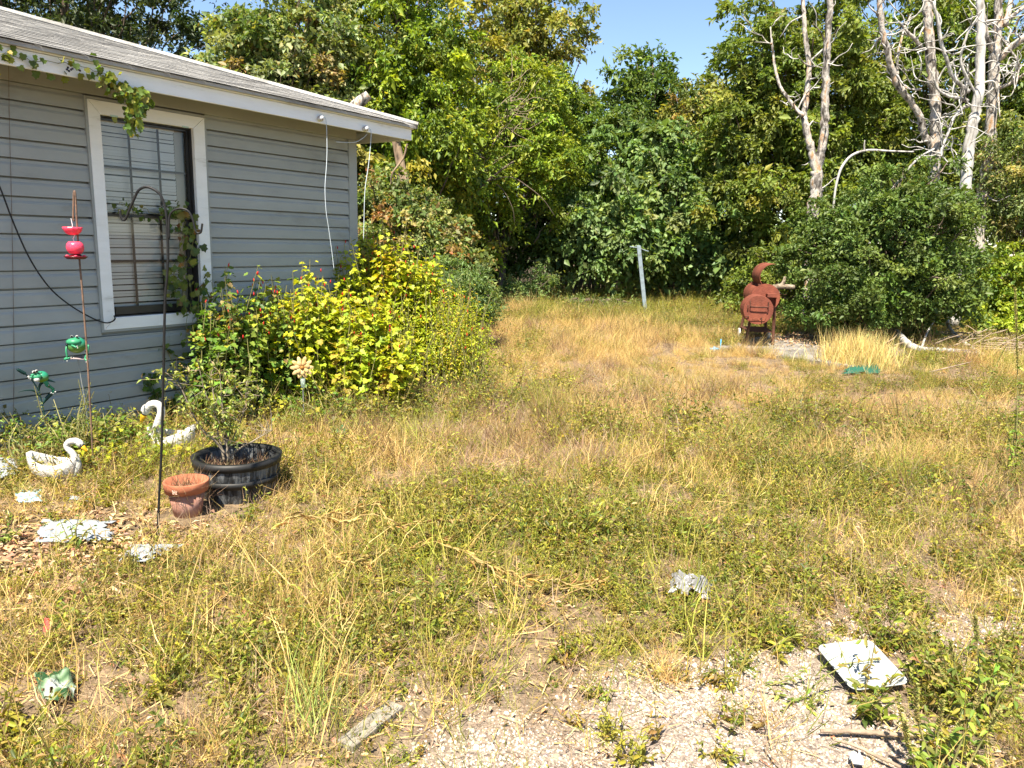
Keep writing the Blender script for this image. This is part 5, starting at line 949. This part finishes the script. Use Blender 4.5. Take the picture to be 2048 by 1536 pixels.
# near yard (about 2 to 6.5 m)
pr_w = [p_weed(rng, 5, 3, 5, .085, .08, .20, .033, P_WEED, 'leaf', .42) for _ in range(5)]+[p_weed(rng, 5, 3, 5, .085, .08, .22, .029, P_WEED2, 'leaf', .38) for _ in range(4)]+[p_weed(rng, 6, 3, 5, .09, .05, .12, .018, P_WEED, 'leaf', .5) for _ in range(3)]
x, y = polar(rng, 140, 1.9, 6.6, 1.0, 4.5, lambda x, y: f_green(x, y)*(nb(x, y)*.95+.05)); n = len(x); sel = (fbm(x*1.7, y*1.7, 71)+rng.normal(size=n)*.12)
instancer('weed_cover', 'low leafy olive-green weeds over the near yard', 'weeds', x, y, np.where(sel < .47, rng.integers(5, size=n), np.where(sel < .62, 5+rng.integers(4, size=n), 9+rng.integers(3, size=n))), rng.uniform(.6, 1.3, n)*(.55+1.0*fbm(x*1.4, y*1.4, 81))*(1-.4*gau(x, y, 400, 1040, .55, .32)), pr_w, M['leaf'], rng)
pr_g = [[p_grass(rng, 34, .11, .08, .22, .0026, P_STRAW, .5)] for _ in range(6)]+[[p_grass(rng, 26, .11, .10, .26, .0028, P_LIME, .4)] for _ in range(4)]
x, y = polar(rng, 135, 1.9, 6.6, 1.0, 4.5, lambda x, y: np.clip(f_gold(x, y), .35, 1.2)*(nb(x, y)*.92+.08)); n = len(x)
instancer('dry_grass', 'short straw-coloured grass mixed with green blades over the near yard', 'grass', x, y, np.where(rng.random(n)*.9 < f_gold(x, y), rng.integers(6, size=n), 6+rng.integers(4, size=n)), rng.uniform(.5, 1.3, n)*(.5+1.1*fbm(x*1.2, y*1.2, 83))*(1-.55*gau(x, y, 400, 1040, .55, .32)), pr_g, M['dry'], rng)
pr_b = [[p_grass(rng, 30, .12, .06, .18, .0018, P_BROWN, 1.0, 8)] for _ in range(6)]
x, y = polar(rng, 150, 1.9, 11, 1.0, 4.5, lambda x, y: f_brown(x, y)*(nb(x, y)*.85+.15)); n = len(x)
instancer('dead_weed_cover', 'fine tangled dead brown weed stalks over the near yard', 'dead weeds', x, y, rng.integers(6, size=n), rng.uniform(.7, 1.5, n), pr_b, M['dry'], rng)
# far yard
pr_w = [p_weed(rng, 26, 3, 5, .26, .10, .32, .034, P_WEED, 'kite', .45, .004) for _ in range(5)]+[p_weed(rng, 26, 3, 5, .26, .10, .34, .032, P_WEED2, 'kite', .42, .004) for _ in range(5)]
x, y = polar(rng, 20, 5.6, 25, .45, 8, lambda x, y: np.clip(f_green(x, y)-.06, .08, 1.2)*nb(x, y)); n = len(x); sel = (fbm(x*.9, y*.9, 71)+rng.normal(size=n)*.12)
instancer('weed_cover', 'knee-high leafy weeds over the far yard', 'weeds', x, y, np.where(sel < .44, rng.integers(5, size=n), 5+rng.integers(5, size=n)), rng.uniform(.6, 1.4, n)*(.5+1.1*fbm(x*.9, y*.9, 85))*(1-.45*np.clip(1.5*gau(x, y, 1570, 745, 2.3, 1.4), 0, 1)), pr_w, M['leaf'], rng)
pr_g = [[p_grass(rng, 240, .26, .18, .42, .0046, P_STRAW, .55, 16)] for _ in range(6)]+[[p_grass(rng, 220, .26, .18, .45, .0048, P_LIME, .5, 16)] for _ in range(5)]
x, y = polar(rng, 19, 5.8, 26, .45, 8, lambda x, y: np.clip(f_gold(x, y)*.9+.6*gau(x, y, 1500, 760, 2.2, 1.2), .45, 1.2)*(nb(x, y)*.95+.05)); n = len(x)
instancer('dry_grass', 'tall golden dry grass over the far yard', 'grass', x, y, np.where(rng.random(n)*.85 < f_gold(x, y)-.25*np.clip((y-15)/5, 0, 1), rng.integers(6, size=n), 6+rng.integers(5, size=n)), rng.uniform(.5, 1.15, n)*(1-.5*np.clip(1.5*gau(x, y, 1570, 745, 2.3, 1.4), 0, 1))*(.35+1.3*fbm(x*.8, y*.8, 44))*np.clip(.62+.03*(y-6), .6, 1.0), pr_g, M['dry'], rng)
pr_b = [[p_grass(rng, 170, .28, .10, .34, .0036, P_BROWN, .85, 18)] for _ in range(5)]+[[p_grass(rng, 120, .28, .2, .42, .004, [(2, (.16, .10, .06)), (1, (.24, .16, .09))], .3, 10)] for _ in range(2)]
x, y = polar(rng, 16, 5.5, 18, .45, 8, lambda x, y: np.clip(.22+.9*gau(x, y, 960, 870, 1.4, 1.3)+.5*gau(x, y, 1350, 800, 1.5, 1.2)+1.5*(fbm(x*.9+3, y*.9, 95)-.45), .02, 1.1)*nb(x, y)); n = len(x)
instancer('dead_weed_cover', 'tangled dead brown weed stalks in patches over the far yard', 'dead weeds', x, y, rng.integers(7, size=n), rng.uniform(.5, 1.1, n)*(1-.5*np.clip(1.5*gau(x, y, 1570, 745, 2.3, 1.4), 0, 1)), pr_b, M['dry'], rng)
# leaf litter and mulch lying flat
def litter(name, label, seed, n0, L0, L1, wf, dens, palette, r1=9, tm='kite'):
    rng = np.random.default_rng(seed); x, y = polar(rng, n0, 1.95, r1, 1.4, 3.5, dens); n = len(x); P = np.stack([x, y, ground_z(x, y)+.004+rng.random(n)*.012], 1); D = rv(rng, n)*np.array([1, 1, .18]); Nn = np.array([0, 0, 1.0])+rv(rng, n)*.3; L_ = rng.uniform(L0, L1, n)
    o = link(name, fast_mesh(name, [scatter(tm, P, D, Nn, L_, L_*wf, pal(rng, palette, n, .2))], M['litter'])); return tag(o, label, 'litter', kind='stuff')
P_MULCH = [(3, (.40, .27, .15)), (3, (.52, .38, .22)), (2, (.26, .16, .09)), (1, (.14, .09, .06)), (1, (.45, .22, .12))]
litter('leaf_litter', 'dry tan leaves and mulch chips on the soil', 110, 900, .012, .042, .42, lambda x, y: np.clip(.35+.9*gau(x, y, 120, 1080, .8, .6)+.5*(fbm(x*2, y*2, 15)-.5), .05, 1.2)*(1-.85*gravel_mask(x, y)), P_MULCH, 12)
litter('straw_litter', 'fallen straw bits lying flat between the weeds', 111, 800, .03, .12, .035, lambda x, y: np.clip(.6+.6*(fbm(x*2, y*2, 16)-.5), 0, 1.2)*(1-.8*gravel_mask(x, y)), P_STRAW, 10, 'strip')
litter('mulch', 'bright tan mulch chips and dry leaves in the bare patch left of the hook', 114, 2600, .025, .075, .38, lambda x, y: np.clip(1.3*gau(x, y, 120, 1085, .75, .42)+.7*gau(x, y, 60, 1180, .5, .3)-.15, 0, 1.2), P_MULCH, 7)
litter('slab_litter', 'dead leaves scattered on and around the concrete slab', 112, 1, .01, .02, .5, lambda x, y: 0*x, P_MULCH, 3)
bpy.data.objects.remove(bpy.data.objects['slab_litter'])
rng = np.random.default_rng(113); n = 5000; c = gp(1690, 700); P = np.stack([c[0]+rng.normal(size=n)*.9+.5, c[1]+rng.normal(size=n)*.8+.9, np.full(n, .062)+rng.random(n)*.03], 1)
tag(link('slab_litter', fast_mesh('slab_litter', [scatter('kite', P, rv(rng, n)*np.array([1, 1, .2]), np.array([0, 0, 1])+rv(rng, n)*.35, rng.uniform(.03, .07, n), .022, pal(rng, P_MULCH, n))], M['litter'])), 'dead brown leaves scattered over the back of the slab', 'litter', kind='stuff')
# gravel stones
TM['stone'] = ([(.5, 0, 0), (0, .5, 0), (-.5, 0, 0), (0, -.5, 0), (.18, .12, .5), (-.2, -.1, .42)], [(0, 1, 4), (1, 2, 5, 4), (2, 3, 5), (3, 0, 4, 5)])
rng = np.random.default_rng(120); x, y = polar(rng, 15000, 1.95, 5.0, 1.2, 3.0, lambda x, y: gravel_mask(x, y)*1.15); n = len(x)
s = np.exp(rng.normal(size=n)*.45)*.0052; P = np.stack([x, y, ground_z(x, y)-.001], 1)
cg = pal(rng, [(5, (.44, .39, .31)), (3, (.55, .50, .42)), (1.8, (.27, .22, .16)), (1.0, (.13, .10, .08)), (.5, (.32, .20, .13))], n, .18)
tag(link('gravel', fast_mesh('gravel', [scatter('stone', P, rv(rng, n)*np.array([1, 1, .2]), np.array([0, 0, 1])+rv(rng, n)*.25, s*1.25, s*rng.uniform(.7, 1.1, n)*1.2, cg)], M['litter'])), 'pale crushed gravel covering the lower right of the yard', 'gravel', kind='stuff')

# ---- individual weeds one can pick out
def tuft(name, label, px, py, n, h0, h1, w, palette, spread=.05, lean=.4, seed=0, cat='grass', z=0):
    rng = np.random.default_rng(seed); c = gp(px, py, z); P = rv(rng, n)*np.array([spread, spread, 0]); D = rv(rng, n)*np.array([lean, lean, .1])+np.array([0, 0, 1.0])
    o = link(name, fast_mesh(name, [scatter('blade', P, D, np.cross(D, rv(rng, n)), rng.uniform(h0, h1, n), w, pal(rng, palette, n))], M['dry'])); o.location = (c[0], c[1], z); return tag(o, label, cat)
tuft('grass_tuft', 'pale golden grass tuft growing at the slab edge', 1715, 732, 2200, .2, .62, .006, [(3, (.66, .54, .22)), (2, (.55, .43, .16))], .24, .28, 131)
tuft('grass_tuft', 'light green tall grass tuft at the bottom left of centre', 640, 1450, 60, .18, .42, .0035, [(3, (.34, .40, .12)), (2, (.22, .28, .07))], .07, .45, 132)
tuft('grass_tuft', 'straw tuft fanning out on the gravel right of centre', 1330, 1360, 170, .10, .26, .0022, P_STRAW, .035, .75, 133)
tuft('grass_tuft', 'straw tuft on the lower left soil', 400, 1500, 220, .08, .22, .0022, P_STRAW, .06, .7, 134)
tuft('grass_tuft', 'pale straw patch at the bottom left below the rag', 200, 1505, 260, .08, .2, .0022, P_STRAW, .08, .8, 138)
# dried vine lying over the weeds
rng = np.random.default_rng(140); vg_ = empty('dried_vine', gp(840, 1110).tolist(), 0, 'long yellow dried vine trailing over the weeds', 'dried vine'); org = np.array(vg_.location); M['dvine'] = noisy('dried_vine', [(.3, (.26, .18, .07)), (.7, (.44, .33, .13))], 12, .8)
def gz(px, py, z): return gp(px, py)+np.array([0, 0, z])-org
for pts, r in (([(540, 1092), (600, 1082), (680, 1072), (760, 1085), (830, 1100), (900, 1135), (975, 1165), (1010, 1195), (1090, 1195), (1150, 1192), (1195, 1212)], .0045), ([(650, 1140), (665, 1155), (700, 1158), (738, 1160)], .0045), ([(640, 1070), (700, 1060), (750, 1055), (790, 1085), (850, 1110)], .004), ([(655, 1150), (760, 1135), (850, 1120), (900, 1115)], .003), ([(780, 1095), (840, 1085), (930, 1075)], .003), ([(930, 1150), (1000, 1170), (1060, 1230)], .003)):
    P = smooth_path([gz(x, y, .11+.02*rng.normal()) for x, y in pts], 6); P += rng.normal(size=P.shape)*.006; MB().tube(P, r, 6).build('runner', M['dvine'], vg_, True)
    k = len(P); lv_ = scatter('leaf', np.repeat(P, 2, 0), np.repeat(np.gradient(P, axis=0), 2, 0)+rv(rng, 2*k)*.008, rv(rng, 2*k)+np.array([0, 0, 1]), rng.uniform(.03, .10, 2*k), .008, pal(rng, [(2, (.46, .34, .12)), (1, (.34, .23, .08))], 2*k)); o = link('husk', fast_mesh('husk', [lv_], M['dry']), None, vg_); o['kind'] = 'stuff'
# amaranth-like weeds lower right, spikes at right
P_AM = [(3, (.16, .22, .035)), (2, (.26, .31, .05)), (1, (.09, .14, .025)), (.5, (.3, .28, .05))]
def spiky(name, label, stems, seed, leafL=.05, wf=.42):
    """stems: (px,py base, px,py top, depth shift, spike length)"""
    rng = np.random.default_rng(seed); b0 = gp(stems[0][0], stems[0][1]); o = empty(name, (b0[0], b0[1], 0), 0, label, 'weed'); org = np.array([b0[0], b0[1], 0]); st = MB(); LP = []; LD = []; LL = []; SP = []; SD = []
    for (bx, by, tx, ty, dy, sp) in stems:
        p0 = gp(bx, by)-org; p1 = at(tx, ty, gp(bx, by)[1]+dy)-org; mid = (p0+p1)/2+rng.normal(size=3)*.015; P = smooth_path([p0, mid, p1], 6); st.tube(P, np.linspace(.004, .0015, len(P)), 5, cap=False); l = np.linalg.norm(p1-p0); k = int(10+l*38); t = rng.uniform(.05, 1-sp*.8, k); i = (t*(len(P)-1.01)).astype(int); LP.append(P[i]); a = rng.random(k)*2*PI; LD.append(np.stack([np.cos(a), np.sin(a), rng.normal(size=k)*.3], 1)); LL.append(leafL*rng.uniform(.5, 1.2, k)*(1.1-.6*t))
        if sp > 0:
            k = int(260*l*sp/.2); t = rng.uniform(1-sp, 1, k); i = (t*(len(P)-1.01)).astype(int); f = (t*(len(P)-1.01)-i)[:, None]; a = rng.random(k)*2*PI; q = P[i]*(1-f)+P[np.minimum(i+1, len(P)-1)]*f; SP.append(q); SD.append(np.stack([np.cos(a), np.sin(a), .4+0*a], 1))
    LP, LD, LL = map(np.concatenate, (LP, LD, LL)); k = len(LP); link('leaves', fast_mesh('leaves', [scatter('leaf', LP, LD, np.array([0, 0, 1.0])+rv(rng, k)*.35, LL, LL*wf, pal(rng, P_AM, k))], M['leaf']), None, o); st.build('stems', M['greenstem'], o, True)
    if SP: SP, SD = map(np.concatenate, (SP, SD)); k = len(SP); link('seed_spikes', fast_mesh('seed_spikes', [scatter('kite', SP, SD, rv(rng, k), .012, .007, pal(rng, [(3, (.32, .30, .09)), (2, (.42, .36, .14)), (1, (.24, .26, .06))], k))], M['dry']), None, o)
    return o
spiky('amaranth_weed', 'tall seeding weed with spikes at the lower right corner', [(1860, 1530, 1795, 1385, .02, .5), (1865, 1530, 1832, 1365, -.02, .55), (1870, 1535, 1885, 1400, .0, .45), (1880, 1540, 1925, 1440, .05, .5), (1900, 1545, 1965, 1380, .0, .3), (1850, 1540, 1810, 1440, -.05, .5), (1930, 1545, 2000, 1420, -.03, .3)], 151)
spiky('green_weed', 'bushy green weed above the lower right corner', [(1955, 1440, 1900, 1280, .05, .25), (1960, 1445, 1950, 1230, .0, .25), (1965, 1440, 2010, 1260, .05, .2), (1975, 1450, 2040, 1330, -.04, 0), (1950, 1440, 1870, 1330, -.05, .2), (1985, 1430, 1960, 1330, .03, 0), (1990, 1460, 2030, 1390, 0, 0)], 152, .06)
spiky('tall_weed', 'tall green weed with a seed spike at the right edge', [(2030, 960, 2030, 575, .1, .42), (2026, 960, 2045, 760, .05, 0), (2035, 970, 2010, 820, .0, 0)], 153, .055, .45)
spiky('tall_weed', 'slanting dry-topped weed stalk near the right edge', [(1930, 800+40, 2010, 695, .1, .2), (1930, 842, 1990, 760, .1, 0)], 154, .05, .3)
spiky('green_weed', 'yellow-green leafy weed at the right edge middle', [(2040, 930, 2030, 800, 0, 0), (2046, 930, 2050, 790, 0, 0), (2036, 935, 2015, 840, 0, 0), (2050, 940, 2070, 830, 0, 0)], 155, .06, .5)
spiky('green_weed', 'dark green weed clump growing through the torn white sheet', [(150, 1095, 120, 1040, 0, 0), (155, 1095, 160, 1025, 0, 0), (158, 1098, 190, 1050, 0, 0), (160, 1098, 175, 1030, .02, 0), (150, 1098, 140, 1050, -.02, 0)], 156, .05)
spiky('green_weed', 'dark green weed at the left edge below the blue bag', [(0, 1085, -20, 1030, 0, 0), (5, 1085, 20, 1030, 0, 0), (8, 1088, 45, 1050, 0, 0)], 157, .05)
spiky('green_weed', 'long leafy runner crossing the gravel to the tray', [(1560, 1395, 1480, 1330, 0, 0), (1600, 1400, 1700, 1325, .0, 0), (1610, 1410, 1640, 1380, 0, 0), (1590, 1400, 1560, 1440, -.1, 0), (1620, 1415, 1650, 1450, -.1, 0), (1540, 1370, 1620, 1330, 0, 0)], 158, .034, .38)
spiky('green_weed', 'thin-stemmed weed arching over the white tray', [(1640, 1335, 1760, 1318, -.02, .1), (1690, 1385, 1770, 1368, -.02, .1)], 159, .03, .3)
